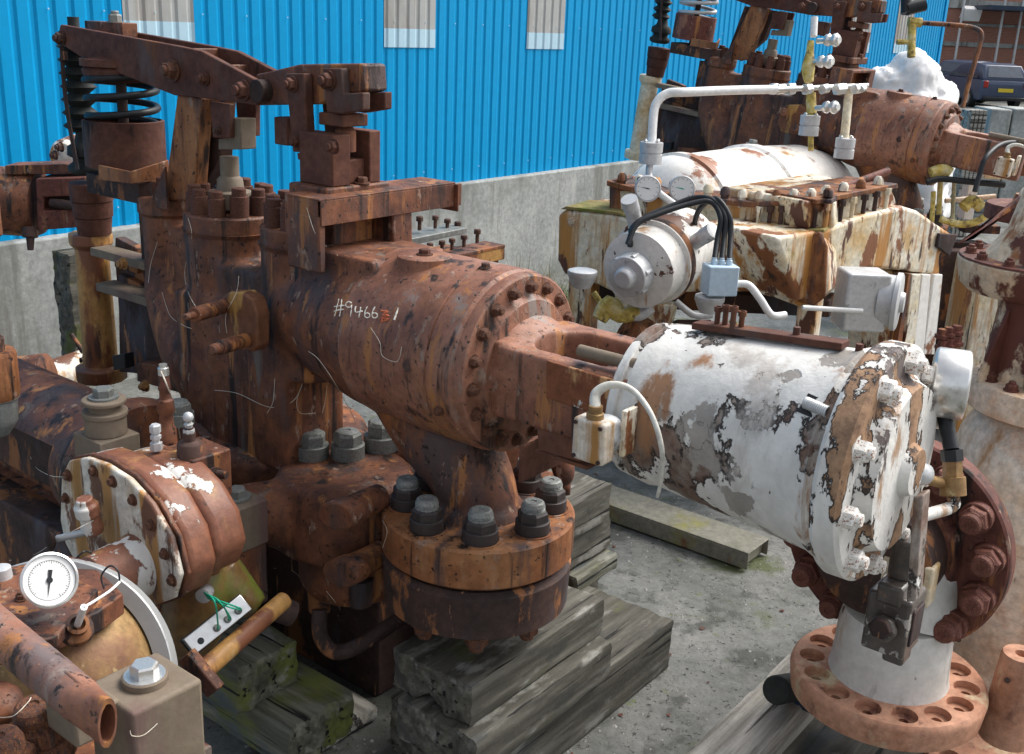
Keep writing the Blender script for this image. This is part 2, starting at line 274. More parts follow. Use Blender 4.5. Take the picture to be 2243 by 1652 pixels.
def fast(kindname):
    """fastener meshes along +Z, unit size: radius of the nut ~1"""
    if kindname in MC: return MC[kindname]
    b = B(); o = V((0, 0, 0)); hx = math.pi / 6
    if kindname == 'hex':      # washer + hex head
        b.lathe(o, Z, [(0, 1.45), (.22, 1.45)], 24); b.lathe(V((0, 0, .2)), Z, [(0, 1), (.75, 1), (.9, .86)], 6, hx)
    elif kindname == 'stud':   # collar, hex nut, chamfered stud end
        b.lathe(o, Z, [(0, 1.12), (.75, 1.12), (.8, 1.06)], 32); b.lathe(V((0, 0, .78)), Z, [(0, 1.02), (.55, 1.02), (.72, .85)], 6, hx)
        b.lathe(V((0, 0, 1.47)), Z, [(0, .78), (.12, .78), (.16, .72), (.22, .78), (.28, .72), (.34, .78), (.42, .75), (.6, .68), (.68, .55), (.67, .22), (.6, .2), (.6, 0)], 28)
    elif kindname == 'bigstud':
        b.lathe(o, Z, [(0, 1.15), (.95, 1.15), (1.0, 1.08)], 36); b.lathe(V((0, 0, .98)), Z, [(0, .98), (.72, .98), (.9, .84)], 6, hx)
        b.lathe(V((0, 0, 1.8)), Z, [(0, .74), (.12, .74), (.2, .6), (.21, .22), (.16, .2), (.16, 0)], 28)
    elif kindname == 'cap':    # tall cylindrical nut with a smaller top
        b.lathe(o, Z, [(0, 1), (2.1, 1), (2.15, .93)], 28); b.lathe(V((0, 0, 2.1)), Z, [(0, .76), (.75, .76), (.85, .68), (.85, .15), (.78, .12), (.78, 0)], 20)
    elif kindname == 'dome':   # hex + stud end, small
        b.lathe(o, Z, [(0, 1.25), (.2, 1.25)], 20); b.lathe(V((0, 0, .18)), Z, [(0, 1), (.8, 1), (.95, .85)], 6, hx); b.lathe(V((0, 0, 1.1)), Z, [(0, .6), (.4, .6), (.5, .5), (.5, 0)], 16)
    elif kindname == 'bolt':   # loose bolt stood on its shank
        b.lathe(o, Z, [(0, .55), (2.4, .55)], 14); b.lathe(V((0, 0, 2.4)), Z, [(0, 1), (1.1, 1), (1.3, .8), (1.3, 0)], 12)
    me = b.mesh(V((0, 0, 0)), kindname, 30); MC[kindname] = me; return me
FM = {}
def nut(parent, p, a, r, kd='stud', m='steel_nut', name=None, spin=None, two=None):
    key = (kd, m, two)
    if key not in FM:
        me = fast(kd).copy(); me.name = kd; me.materials.append(MATS[m]); FM[key] = me
        if two and kd == 'stud':
            me.materials.append(MATS[two])
            for f_ in me.polygons:
                if f_.center.z < 1.48: f_.material_index = 1
    o = bpy.data.objects.new(name or ('bolt' if kd in ('hex', 'bolt') else 'nut'), FM[key]); C.objects.link(o)
    q = V((0, 0, 1)).rotation_difference(a).to_matrix().to_4x4() @ Matrix.Rotation(random.uniform(0, 1) if spin is None else spin, 4, 'Z')
    r *= random.uniform(.95, 1.05)
    M = Matrix.Translation(p - (ORG[parent.name] if parent else V((0, 0, 0)))) @ q @ Matrix.Scale(r, 4) @ Matrix.Scale(random.uniform(.93, 1.08), 4, Z)
    if parent: o.parent = parent
    o.matrix_basis = M; return o
def ring(parent, c, a, R, n, r, kd, m, ph=0, arc=None, name=None):
    X, Y, A = frame(a)
    for i in range(n):
        th = ph + 2 * math.pi * i / n
        nut(parent, c + X * R * math.cos(th) + Y * R * math.sin(th), A, r, kd, m, name)
def helix(c, a, R, r, turns, L_, n=20, ph=0):
    X, Y, A = frame(a); k = int(turns * n)
    return [c + A * (L_ * i / k) + X * R * math.cos(ph + 2 * math.pi * i / n) + Y * R * math.sin(ph + 2 * math.pi * i / n) for i in range(k + 1)]
# ================================================================== SETTING
b = B(); g = bmesh.ops.create_grid(b.m, x_segments=60, y_segments=60, size=120)
gr = b.out('ground', 'ground', org=V((0, 0, 0))); kind(gr, 'structure')
SW = -3.95
# concrete wall
b = B()
nn = 60; t0, t1 = -3.5, 16.0
b.stb(SW - .22, SW, t0, t1, -.05, .935)
cw = b.out('concrete_wall', 'concrete', bevel=.012); tag(cw, 'long grey weathered concrete dado wall running under the blue cladding', 'wall')
# blue warehouse
wr = root('warehouse', 'blue corrugated metal shed with narrow translucent window strips above the concrete wall', 'building', W(SW - .3, 6, 0))
def corr(t0, t1, z0, z1, off, per=.111, dp=.010):
    pts = []; k = math.floor(t0 / per) * per
    while k < t1:
        for f, d in ((0, 0), (.16, 0), (.30, dp), (.84, dp)):
            tt = k + f * per
            if t0 - 1e-6 <= tt <= t1: pts.append((tt, d))
        k += per
    bb = B(); vs_ = []
    for tt, d in pts: vs_.append((bb.m.verts.new(W(SW - off + d, tt, z0)), bb.m.verts.new(W(SW - off + d, tt, z1))))
    for a_, c_ in zip(vs_, vs_[1:]): bb.m.faces.new((a_[0], c_[0], c_[1], a_[1]))
    return bb
corr(-5, 15.9, .90, 5.2, .085).out('cladding', 'cladding', wr, smooth=20)
bb = B(); bb.stb(SW - .10, SW - .055, 15.88, 15.98, .93, 5.25); bb.stb(SW - 12, SW - .12, 15.9, 15.96, 0, 5.2); bb.out('corner_trim', 'cladding', wr)
bb = B(); bb.stb(SW - 12, SW - .01, -5, 15.95, 5.2, 5.35); bb.out('roof', 'cladding', wr)
tx = lambda x: (Ps(x, 60, SW) - O).dot(v)
for a_, c_ in ((1.54, 2.055), (3.66, 4.215), (5.33, 5.88), (tx(1865), tx(1921)), (tx(1974), tx(2012))):
    f = corr(a_, c_, 2.11, 4.6, .08).out('window_strip', 'rooflight', wr, smooth=20)
    corr(a_ - .03, c_ + .03, 1.98, 2.112, .077).out('lap_sheet', 'rooflight_lap', f, smooth=20) if False else corr(a_, c_, 1.98, 2.112, .0775).out('lap_sheet', 'rooflight_lap', wr, smooth=20)
for px in ((2113, 150),): pass
bb = B()
for zz in (1.05, 2.16, 3.3):
    for i in range(63): bb.lathe(W(SW - .068, -4.9 + i * .333, zz), u, [(0, .005), (.004, .005), (.005, 0)], 6)
kind(bb.out('fixing_screws', 'rooflight_lap', wr), 'stuff')
# brick building far behind
by = 47.0
br = root('brick_building', 'red brick building with pale bands and a flat canopy behind the parked cars', 'building', V((34, by, 0)))
bb = B(); bb.box(V((38, by + 3, 4)), (56, 6, 8), (V((1, 0, 0)), V((0, 1, 0)), Z)); bb.out('wall', 'brick', br)
for z0, z1, m_ in ((1.95, 2.12, 'concrete'), (2.75, 2.85, 'concrete'), (3.42, 3.75, 'concrete')):
    bb = B(); bb.box(V((38, by - .06, (z0 + z1) / 2)), (56, .1, z1 - z0), (V((1, 0, 0)), V((0, 1, 0)), Z)); bb.out('band', m_, br)
P = At(2165, 20, 44); bb = B(); bb.box(V((P.x + 12, by - 1.5, P.z)), (26, 2.9, .16), (V((1, 0, 0)), V((0, 1, 0)), Z)); bb.out('canopy', 'navy', br)
P = At(2127, 30, 43); bb = B(); bb.box(P, (.7, .35, .5), (V((1, 0, 0)), V((0, 1, .4)).normalized(), V((0, -.4, 1)).normalized())); bb.out('floodlight', 'paint_white', br, .03)
for x in (2103, 2192, 2232):
    P = At(x, 60, 43); bb = B(); bb.cyl(V((P.x, P.y, 0)), V((P.x, P.y, 4.6)), .05, n=10); bb.out('drainpipe', 'galv', br)
# cars
def car(px, py, d, label, yaw, front=False):
    P = At(px, py, d); c0 = V((P.x, P.y, 0)); X = V((math.cos(yaw), math.sin(yaw), 0)); Y = V((-math.sin(yaw), math.cos(yaw), 0))
    r = root('parked_car', label, 'car', c0, 'cars parked before the brick building')
    q = lambda x, y, z: c0 + X * x + Y * y + Z * z
    def loft(secs):
        bb = B(); rg = []
        for y, hw, z0, z1, tw in secs:
            rg.append([bb.m.verts.new(q(sx * ww, y, zz)) for sx, ww, zz in ((-1, hw * .94, z0), (-1, hw, z0 + (z1 - z0) * .35), (-1, hw * .97, z0 + (z1 - z0) * .8), (-1, hw * tw, z1), (1, hw * tw, z1), (1, hw * .97, z0 + (z1 - z0) * .8), (1, hw, z0 + (z1 - z0) * .35), (1, hw * .94, z0))])
        for a_, c_ in zip(rg, rg[1:]):
            for i in range(8): j = (i + 1) % 8; bb.m.faces.new((a_[i], a_[j], c_[j], c_[i]))
        bb.m.faces.new(rg[0][::-1]); bb.m.faces.new(rg[-1]); return bb
    loft([(0, .80, .38, .80, .95), (.06, .86, .28, .92, .96), (1, .88, .25, .95, .94), (3.2, .88, .25, .93, .93), (4.1, .84, .27, .82, .9), (4.3, .74, .34, .66, .9)]).out('body', 'car_paint', r, .04)
    loft([(.12, .78, .9, 1.02, .97), (.42, .74, .9, 1.42, .84), (1.2, .74, .9, 1.48, .84), (2.2, .74, .9, 1.44, .84), (3.1, .76, .9, .96, .95)]).out('cabin', 'car_paint', r, .03)
    bb = B(); bb.prism([q(-.62, .13, 1.02), q(.62, .13, 1.02), q(.54, .40, 1.36), q(-.54, .40, 1.36)], V((0, 0, .02)) - Y * .03); bb.out('rear_window', 'car_glass', r)
    bb = B(); bb.prism([q(-.66, 3.06, 1.0), q(.66, 3.06, 1.0), q(.56, 2.3, 1.41), q(-.56, 2.3, 1.41)], Z * .03 + Y * .02); bb.out('windscreen', 'car_glass', r)
    for sx in (-1, 1):
        bb = B(); bb.prism([q(sx * .745, .6, .97), q(sx * .745, 2.9, .97), q(sx * .66, 2.1, 1.36), q(sx * .65, .55, 1.38)], X * sx * .02); bb.out('side_window', 'car_glass', r)
        bb = B(); bb.box(q(sx * .70, -.01, .80), (.16, .06, .22), (X, Y, Z)); bb.out('tail_light', 'tail_red', r, .02)
        for yy in (.85, 3.45):
            bb = B(); bb.cyl(q(sx * .68, yy, .31), q(sx * .9, yy, .31), .31, n=24); wl = bb.out('wheel', 'black_rubber', r, .02)
            bb = B(); bb.cyl(q(sx * .89, yy, .31), q(sx * .91, yy, .31), .2, n=20); bb.out('rim', 'silver', wl, org=c0)
    bb = B(); bb.box(q(0, -.04, .62 if not front else .5), (.52, .02, .12), (X, Y, Z)); bb.out('number_plate', 'plate_yellow', r)
    bb = B(); bb.box(q(0, -.03, .34), (1.5, .1, .12), (X, Y, Z)); bb.out('bumper', 'black', r, .03)
    return r
car(2205, 180, 37, 'dark blue estate car seen from behind with a yellow plate, at the right edge', .05)
car(2078, 178, 41, 'smaller dark blue car in front of the bricks, half hidden by the white wrapped heap', -.9)
# concrete block row before the cars
for x0, x1 in ((2152, 2199), (2201, 2262)):
    d = 14.5; a_, c_ = At(x0, 236, d), At(x1, 236, d); bb = B(); wd = (c_ - a_).length; m_ = (a_ + c_) / 2
    bb.box(V((m_.x, m_.y, m_.z / 2)), (wd - .01, .6, m_.z), (V((1, 0, 0)), V((0, 1, 0)), Z))
    tag(bb.out('concrete_block', 'concrete', bevel=.02), 'grey concrete barrier block, %s of the pair in front of the cars' % ('left' if x0 < 2180 else 'right'), 'block', 'concrete blocks before the cars')
bb = B()
for i in range(4):
    P = At(2122 + i * 9, 240, 12.5); bb.box(V((P.x, P.y, P.z / 2)), (.035, .3, P.z), (V((1, 0, 0)), V((0, 1, 0)), Z))
P = At(2135, 240, 12.5); bb.box(V((P.x, P.y + .01, P.z / 2)), (.2, .24, P.z - .02), (V((1, 0, 0)), V((0, 1, 0)), Z))
tag(bb.out('board_stack', 'timber_pale', bevel=.004), 'pale upright boards stacked beside the grey concrete blocks', 'boards')
# white wrapped heap
bb = B()
for x, y, r_, zs in ((1948, 196, .24, 1.1), (1992, 178, .27, 1.2), (2030, 205, .22, 1.1), (1990, 225, .28, 1.0), (2050, 235, .15, 1)):
    bb.ball(At(x, y + 22, 9.0), r_, (1, 1, zs), 28)
P = At(2005, 300, 9.0); bb.box(V((P.x, P.y, P.z / 2)), (.6, .5, P.z + .3))
o = bb.out('wrapped_heap', 'tarp', remesh=.03, org=V((P.x, P.y, 0)))
for q in o.data.vertices:
    n_ = noise.fractal(q.co * 5, 1, 2, 5); q.co += q.normal * n_ * .07
tag(o, 'lumpy bright white wrapped heap standing behind the far rusty barrel', 'wrapped heap')
mat('plate_rust', [(.10, .03, .02), (.20, .07, .03), (.14, .045, .025)], 8, [((.45, .25, .12), 9, (1, 1, .6), .54, .60), ((.66, .62, .56), 7, (1, 1, 1), .58, .60, .6)], .6, .5)
mat('black_steel', [(.018, .015, .016), (.035, .028, .028), (.06, .035, .028)], 12, (), .55, .3, 90, spec=.5)
mat('greasy', [(.03, .026, .024), (.08, .065, .055), (.05, .035, .03)], 12, [((.42, .38, .34), 9, (1, 1, .7), .56, .58, .8), ((.25, .13, .07), 11, (1, 1, 1), .6, .66)], .35, .8, 50, spec=.6)
mat('ochre_rust', [(.12, .045, .025), (.17, .07, .035), (.10, .04, .022)], 6, [((.42, .23, .07), 9, (1, 1, .3), .50, .58, .3)], .6, .4)
# ================================================================== MAIN VALVE MACHINE
AX = 1.33
mv = root('valve_machine', 'big rusty valve machine with rocker beams, a chalk number and a peeling white cylinder', 'machine', W(-.4, 0, .2))
b = B(); cut = B()
b.cyl(W(-1.08, 0, .90), W(-1.08, 0, 1.545), .150); b.cyl(W(-.70, 0, 1.12), W(-.70, 0, 1.555), .150)
b.lathe(W(-1.0, .08, .80), Z, [(0, .27), (.04, .24), (.36, .24), (.46, .20), (.54, .12)], 48)
b.stb(-1.08, -.7, -.13, .13, 1.1, 1.44); b.stb(-1.42, -1.08, -.06, .08, 1.22, 1.50); b.stb(-1.2, -.66, -.155, .1, .82, 1.32)
b.cyl(W(-1.42, 0, 1.28), W(-1.42, 0, 1.555), .092); b.tube([W(-1.42, 0, 1.34), W(-1.38, 0, 1.22), W(-1.22, 0, 1.06), W(-1.05, 0, .96)], [.09, .12, .17, .16], 24)
b.lathe(W(-.72, 0, AX), u, [(0, .16), (.12, .19), (.24, .215), (.34, .236), (.42, .244), (.73, .246)], 56)
b.tube([W(-.24, 0, 1.24), W(-.16, 0, 1.10), W(-.05, 0, .98), W(.0, 0, .90), W(0, 0, .84)], [.18, .15, .122, .112, .114], 32)
b.lathe(W(0, 0, .84), Z, [(0, .15), (.05, .125)], 32)
b.stb(-.60, -.28, -.15, .15, 1.3, 1.56)
# bosses of the two side studs

vb = b.out('valve_body', 'rust', mv, remesh=.009)
# smooth barrel skin
b = B(); b.lathe(W(-.34, 0, AX), u, [(0, .18), (.0, .238), (.06, .249), (.345, .250), (.348, .245), (.352, .245), (.355, .250), (.43, .250), (.44, .243), (.44, .1)], 96)
barrel = b.out('barrel', 'rust_barrel', mv, smooth=25)
# end cover, then the slotted yoke
b = B(); b.lathe(W(.10, 0, AX), u, [(0, .0), (0, .243), (.008, .245), (.03, .243), (.034, .237), (.036, .19), (.045, .184), (.055, .178), (.06, .14), (.06, 0)], 96); b.out('end_cover', 'rust_barrel', mv, smooth=25)
b = B(); b.lathe(W(.14, 0, AX), u, [(-.01, .172), (.02, .168), (.05, .15), (.08, .13), (.085, .0)], 64, fr=(v, Z, u), sx=1, sy=.82)
b.stb(.17, .62, .105, .165, AX - .095, AX + .095); b.stb(.17, .62, -.165, -.105, AX - .095, AX + .095)
b.stb(.465, .495, -.12, .12, AX - .095, AX + .09); b.stb(.15, .20, -.15, .15, AX - .10, AX + .10)
for sg_ in (-1, 1): b.prism([W(.19, sg_ * .165, AX - .095), W(.26, sg_ * .105, AX - .095), W(.19, sg_ * .04, AX - .095)], Z * .19)
b.out('yoke', 'rust_barrel', mv, remesh=.0065)
b = B(); b.cyl(W(.24, 0, AX), W(.62, 0, AX), .028); b.cyl(W(.40, 0, AX), W(.47, 0, AX), .055, n=24); b.out('valve_stem', 'rust_dark', mv)
ring(mv, W(.134, 0, AX), u, .212, 18, .0155, 'dome', 'rust', .1)
# yoke side plate and lower bracket
b = B(); b.pp([(1196, 790), (1352, 836), (1358, 925), (1196, 872)], -.172, .02); b.out('side_plate', 'plate_rust', mv, .003)
b = B(); b.pp([(1176, 905), (1270, 935), (1270, 1012), (1178, 985)], -.16, .008); b.pp([(1176, 905), (1215, 872), (1300, 900), (1270, 935)], -.155, .02)
b.stb(.30, .46, -.15, .1, 1.165, 1.175); b.stb(.25, .26, -.15, .1, 1.07, 1.17); b.out('bracket_box', 'rust_grey', mv, .002)
b = B(); b.cyl(W(.40, -.125, 1.452), W(.60, -.125, 1.452), .0155, n=16)
b.out('guide_rod', 'brown_grey', mv)
# chest with opening, its window faces along the barrel
b = B(); S0 = -.44
b.prism([Ps(x, y, S0) for x, y in ((697, 476), (903, 446), (905, 560), (880, 600), (700, 600))], -u * .135)
c = B(); c.prism([Ps(x, y, S0 + .05) for x, y in ((741, 494), (888, 472), (888, 640), (741, 640))], -u * .30)
b.out('chest', 'rust', mv, .006, cut=[c])
b = B(); b.stb(-.60, -.585, -.15, .12, 1.4, 1.70); b.stb(-.59, -.45, .115, .13, 1.4, 1.68); b.out('chest_shade', 'black', mv)  # black panels stand in for the shade inside the chest opening
b = B(); P = W(-.14, -.03, 1.585)
b.lathe(W(-.18, -.05, 1.525), Z, [(0, .075), (.055, .075), (.058, .07)], 40); b.out('boss', 'rust_barrel', mv)
nut(mv, W(-.18, -.05, 1.583), Z, .016, 'hex', 'rust_grey'); nut(mv, W(.02, -.03, 1.577), Z, .012, 'hex', 'rust_dark')
nut(mv, W(.05, -.228, 1.24), (-v * .9 - Z * .35).normalized(), .014, 'dome', 'rust'); 
b = B(); b.cyl(Pt(895, 800, -.235), Pt(895, 800, -.252), .016, n=20); b.out('hole_plug', 'rust_dark', mv)
# flat scar marks + chunky plug where barrel meets body
b = B(); b.ball(Pt(690, 735, -.20), .026, (1, .8, 1)); b.out('plug', 'rust_dark', mv)
# angle bar across the top
b = B(); A1, A2 = Ps(700, 446, S0 + .005), Ps(1012, 390, S0 + .005); T1, T2 = (A1 - O).dot(v) - .0, (A2 - O).dot(v); HT = (A1.z + A2.z) / 2
b.stb(S0 - .14, S0 + .005, T1, T2 - .03, HT - .006, HT); b.stb(S0 - .001, S0 + .005, T1 + .006, T2, HT - .075, HT - .006)
b.stb(S0 - .14, S0 - .006, T1, T1 + .006, HT - .11, HT - .006)
b.stb(S0 - .14, S0 + .02, T2 - .035, T2 - .029, HT - .09, HT - .006)
ab = b.out('angle_bar', 'rust', mv, .0015)
# bonnets
for s, R_, n_, zz, ph in ((-1.08, .152, 10, 1.53, .2), (-.70, .150, 10, 1.54, 0)):
    b = B(); b.lathe(W(s, 0, zz - .02), Z, [(0, .153), (.012, .159), (.012, R_), (.06, R_), (.066, R_ - .006), (.068, .05), (.075, .045)], 56); b.out('bonnet', 'rust', mv)
    for i in range(n_):
        a = ph + 2 * math.pi * i / n_; nut(mv, W(s, 0, zz + .045) + u * .113 * math.cos(a) + v * .113 * math.sin(a), Z, .0285, 'cap', 'rust_grey')
b = B(); b.lathe(W(-1.42, 0, 1.52), Z, [(0, .095), (.01, .105), (.06, .105), (.065, .1), (.065, .03)], 40); b.out('side_flange', 'rust', mv)
for a in (0.6, 2.2, 3.9, 5.4): nut(mv, W(-1.42, 0, 1.58) + u * .062 * math.cos(a) + v * .062 * math.sin(a), Z, .027, 'cap', 'rust_grey')
# gland + stem 1
b = B(); b.lathe(W(-1.08, 0, 1.59), Z, [(0, .075), (.05, .07), (.055, .045), (.09, .04), (.10, .03), (.16, .03)], 32); b.out('gland', 'brown_grey', mv)
b = B(); b.pp([(500, 258), (527, 260), (528, 328), (478, 328), (478, 305), (500, 305)], -.03, .06); b.out('stem_block', 'brown_grey', mv, .003)
# post, pedestal, black frame
b = B(); b.pp([(388, 205), (440, 215), (425, 440), (358, 440)], -.06, .05); b.out('pedestal', 'rust_orange', mv, .006)
b = B(); b.pp([(438, 215), (490, 222), (482, 345), (428, 440)], .02, .05); b.pp([(415, 210), (440, 213), (430, 430), (400, 430)], .06, .04); b.out('pedestal_web', 'rust_dark', mv, .003)
b = B(); b.prism([W(-1.40, -.09, 1.56), W(-1.30, -.09, 1.56), W(-1.30, -.09, 1.70)], v * .008); b.out('gusset', 'rust', mv)
SP = -1.93
b = B(); b.lathe(W(SP, 0, .80), Z, [(0, .092), (.006, .096), (.05, .096), (.056, .09), (.06, .066), (.52, .062), (.53, .07), (.54, .08), (.575, .08), (.58, .074)], 12, .2); b.out('support_post', 'ochre', mv, .003)
b = B(); b.lathe(W(SP + .03, 0, 1.38), Z, [(0, .060), (.06, .066), (.063, .063), (.066, .070), (.12, .073), (.123, .070), (.126, .076), (.19, .078), (.19, .05)], 40); b.out('collar_stack', 'rust_grey', mv)
b = B()
b.stb(-1.84, -1.50, -.06, .02, 1.315, 1.345); b.stb(-1.82, -1.40, -.06, .02, 1.185, 1.215)
b.out('tie_bar', 'brown_grey', mv, .002)
b = B(); b.pp([(258, 600), (300, 620), (420, 700), (415, 830), (262, 815)], .02, .05); b.pp([(252, 520), (300, 545), (300, 600), (250, 585)], .03, .04); b.stb(-1.86, -1.40, .05, .16, .85, 1.32)
b.out('back_frame', 'rust_dark', mv, .004)
b = B(); b.pp([(245, 780), (272, 775), (275, 808), (248, 812)], -.08, .04); b.out('clamp', 'black', mv, .003)
b = B(); b.pp([(300, 795), (340, 800), (400, 845), (390, 860), (300, 835)], -.06, .08); b.out('foot_bar', 'rust', mv, .003)
for px in ((272, 577), (320, 845)): nut(mv, Pt(px[0], px[1], -.10), -v, .018, 'dome', 'ochre')
# bellows
b = B(); pr = []; 
for i in range(7): pr += [(i * .046, .036), (i * .046 + .023, .064)]
b.lathe(W(SP + .0, 0, 1.75), Z, pr + [(.33, .036), (.36, .02), (.40, .02)], 36); b.out('bellows', 'black_rubber', mv, smooth=60)
b = B(); b.lathe(W(SP + .02, 0, 1.60), Z, [(0, .05), (.01, .068), (.03, .07), (.045, .05), (.06, .05), (.07, .068), (.10, .066), (.12, .04), (.16, .03)], 36); b.out('boot', 'black_rubber', mv, smooth=60)
b = B(); b.tube([Pt(135, 100, -.07), Pt(140, 180, -.07), Pt(150, 260, -.07), Pt(170, 372, -.07)], .008, 8); b.tube([Pt(139, 112, -.07), Pt(141, 132, -.07)], .014, 8, 0); b.out('link_rod', 'rust_dark', mv)
# spring group
SS = -1.66
b = B(); b.lathe(W(SS, 0, 1.66), Z, [(0, .137), (.155, .137), (.158, .128), (.10, .125), (.10, 0)], 48); b.out('spring_can', 'rust_grey', mv)
b = B(); b.tube(helix(W(SS, 0, 1.78), Z, .117, .01, 3.9, .235, 24), .0125, 10, 0); b.out('spring', 'black', mv, smooth=60)
b = B(); b.lathe(W(SS, 0, 1.945), Z, [(0, .09), (.02, .12), (.04, .125), (.045, .12), (.05, .115), (.052, .13), (.075, .13), (.08, .09), (.10, .05)], 48); b.out('spring_cap', 'rust_grey', mv)
b = B(); b.cyl(W(SS, 0, 1.62), W(SS, 0, 2.09), .018, n=16); b.out('spring_rod', 'rust_dark', mv)
b = B(); b.pp([(215, 362), (283, 376), (283, 402), (216, 394)], -.16, .012); b.prism([Pt(283, 376, -.16), Pt(366, 350, .05), Pt(366, 394, .05), Pt(283, 402, -.16)], u * .01); b.out('spring_bracket', 'rust_orange', mv, .002)
b = B(); b.stb(SS - .1, SS + .22, -.10, .10, 1.56, 1.63); b.stb(SS + .1, SS + .2, -.03, .05, 1.3, 1.54); b.out('spring_base', 'rust_dark', mv, .003)
# rocker beam 1: two plates, spacers
pl = [(132, 54), (389, 101), (440, 112), (556, 174), (568, 186), (571, 214), (560, 231), (527, 226), (430, 214), (381, 209), (190, 133), (147, 106), (125, 84)]
for o_ in (0, .135): b = B(); b.prism([Pt(x, y, -.075) + v * o_ for x, y in pl], v * .022); b.out('beam_plate', 'rust_grey', mv, .003)
b = B(); b.stb(-1.86, -1.63, .0, .06, 2.08, 2.14); b.out('spacer', 'rust', mv, .003)
for px in ((440, 124), (505, 160)): Q = Pt(px[0], px[1], 0); b = B(); b.box(Q, (.02, .128, .05)); b.out('spacer', 'rust', mv, .003)
nut(mv, Pt(253, 50, .02), Z, .022, 'dome', 'steel_nut')
for x, y, r_, kd, m_ in ((379, 155, .028, 'dome', 'rust'), (449, 173, .018, 'dome', 'rust_grey'), (534, 198, .026, 'dome', 'rust_grey'), (135, 84, .02, 'dome', 'rust_dark')): nut(mv, Pt(x, y, -.078), -v, r_, kd, m_)
for o_ in (0, .10): b = B(); b.prism([Pt(x, y, -.05) + v * o_ for x, y in ((459, 222), (503, 228), (503, 302), (466, 302))], v * .02); b.out('link_plate', 'rust_grey', mv, .003)
nut(mv, Pt(478, 286, -.052), -v, .012, 'dome', 'rust_dark')
# beam 2
b = B(); b.pp([(560, 163), (593, 156), (656, 141), (785, 139), (794, 142), (798, 198), (790, 203), (745, 206), (700, 229), (563, 231)], -.045, .09); b.out('rocker_arm', 'rust', mv, .005)
b = B(); b.cyl(Pt(560, 200, -.082), Pt(560, 200, -.082) + v * .17, .034); b.out('pivot_pin', 'rust_dark', mv, .003)
b = B(); b.pp([(624, 161), (665, 161), (674, 330), (668, 334), (641, 333)], -.08, .033); b.prism([Pt(x, y, -.08) + v * .13 for x, y in ((624, 161), (665, 161), (674, 330), (641, 333))], v * .03); b.stb(-.80, -.74, -.047, .05, 1.82, 1.90)
b.out('link_plate', 'rust_grey', mv, .004)
b = B(); b.pp([(650, 335), (690, 335), (690, 385), (675, 385), (670, 352), (652, 350)], -.04, .08); b.out('link_end', 'rust_grey', mv, .003)
b = B(); b.pp([(706, 150), (747, 150), (752, 205), (794, 203), (794, 242), (748, 250), (715, 246)], -.075, .03); b.prism([Pt(x, y, -.075) + v * .085 for x, y in ((706, 150), (747, 150), (752, 205), (794, 203), (794, 242), (748, 250), (715, 246))], v * .03)
b.stb(-.60, -.50, -.05, .05, 1.895, 1.93); b.out('clevis', 'rust_grey', mv, .004)
b = B(); Q = Pt(757, 285, 0); b.lathe(Q, Z, [(-.06, .03), (.0, .03), (.005, .024), (.012, .017), (.035, .017), (.045, .024), (.06, .026)], 24); b.out('spindle', 'rust_grey', mv)
for x, y, t_, r_ in ((641, 185, -.082, .018), (650, 310, -.082, .016), (721, 177, -.077, .022), (733, 321, -.102, .018)): nut(mv, Pt(x, y, t_), -v, r_, 'dome', 'rust_grey')
b = B(); b.stb(-.64, -.50, -.09, -.02, 1.73, 1.875); b.stb(-.62, -.50, .055, .10, 1.73, 1.88); b.stb(-.62, -.52, -.02, .055, 1.73, 1.80); b.out('guide_block', 'rust_grey', mv, .004)
b = B(); b.stb(-.655, -.49, -.12, .13, 1.69, 1.73); b.stb(-.63, -.52, -.07, .09, 1.55, 1.69); b.out('base_plate', 'rust', mv, .006)
nut(mv, W(-.505, .03, 1.731), Z, .016, 'hex', 'rust')
# side studs
for (x0, y0, x1, y1, r_, rr) in ((500, 668, 425, 690, .022, .014), (548, 742, 480, 762, .021, .021)):
    a, q = Pt(x0, y0, -.24), Pt(x1, y1, -.42); b = B(); b.cyl(a, q, r_, n=24); dd = (q - a).normalized(); b.cyl(q, q + dd * .05, rr * .8, rr * .7, n=16); b.out('side_stud', 'rust', mv, .003)
# -------- lower casing
b = B()
b.lathe(W(-1.0, .08, .74), Z, [(0, .32), (.07, .33), (.10, .31), (.11, .26)], 56)
b.lathe(W(-.52, -.03, .60), Z, [(0, .20), (.02, .235), (.10, .24), (.18, .23), (.235, .21), (.25, .19), (.25, 0)], 56)
b.stb(-.95, -.5, -.05, .25, .62, .84)
b.tube([W(-.52, -.10, .715), W(-.62, -.24, .73), W(-.68, -.36, .76)], [.15, .105, .075], 20)
b.tube([W(-1.0, .0, .78), W(-1.2, -.14, .76), W(-1.34, -.26, .75)], [.16, .12, .09], 20)
b.out('lower_casing', 'rust', mv, remesh=.009)
b = B(); b.lathe(W(-.50, -.02, .42), Z, [(0, .10), (.02, .15), (.06, .172), (.22, .178)], 48); b.out('lower_barrel', 'rust', mv, remesh=.009)
b = B(); b.stb(-1.5, -.45, .04, .6, .0, .66); b.stb(-1.5, -1.1, -.1, .1, .1, .7); b.out('shade_block', 'rust_dark', mv, .01)  # dark filler boxes, added to block the sun beneath the casing
b = B(); b.cyl(W(-.40, .50, .0), W(-.40, .50, 1.14), .23, n=48); b.out('gap_filler', 'rust', mv, remesh=.012)  # added cylinder, closes a gap between drum and branch so it looks dark
for px in ((700, 1300), (790, 1285)):
    Q = Pt(px[0], px[1], -.12); b = B(); b.lathe(Q, Z, [(-.06, .035), (.03, .04)], 24); b.out('drain_stub', 'rust_dark', mv)
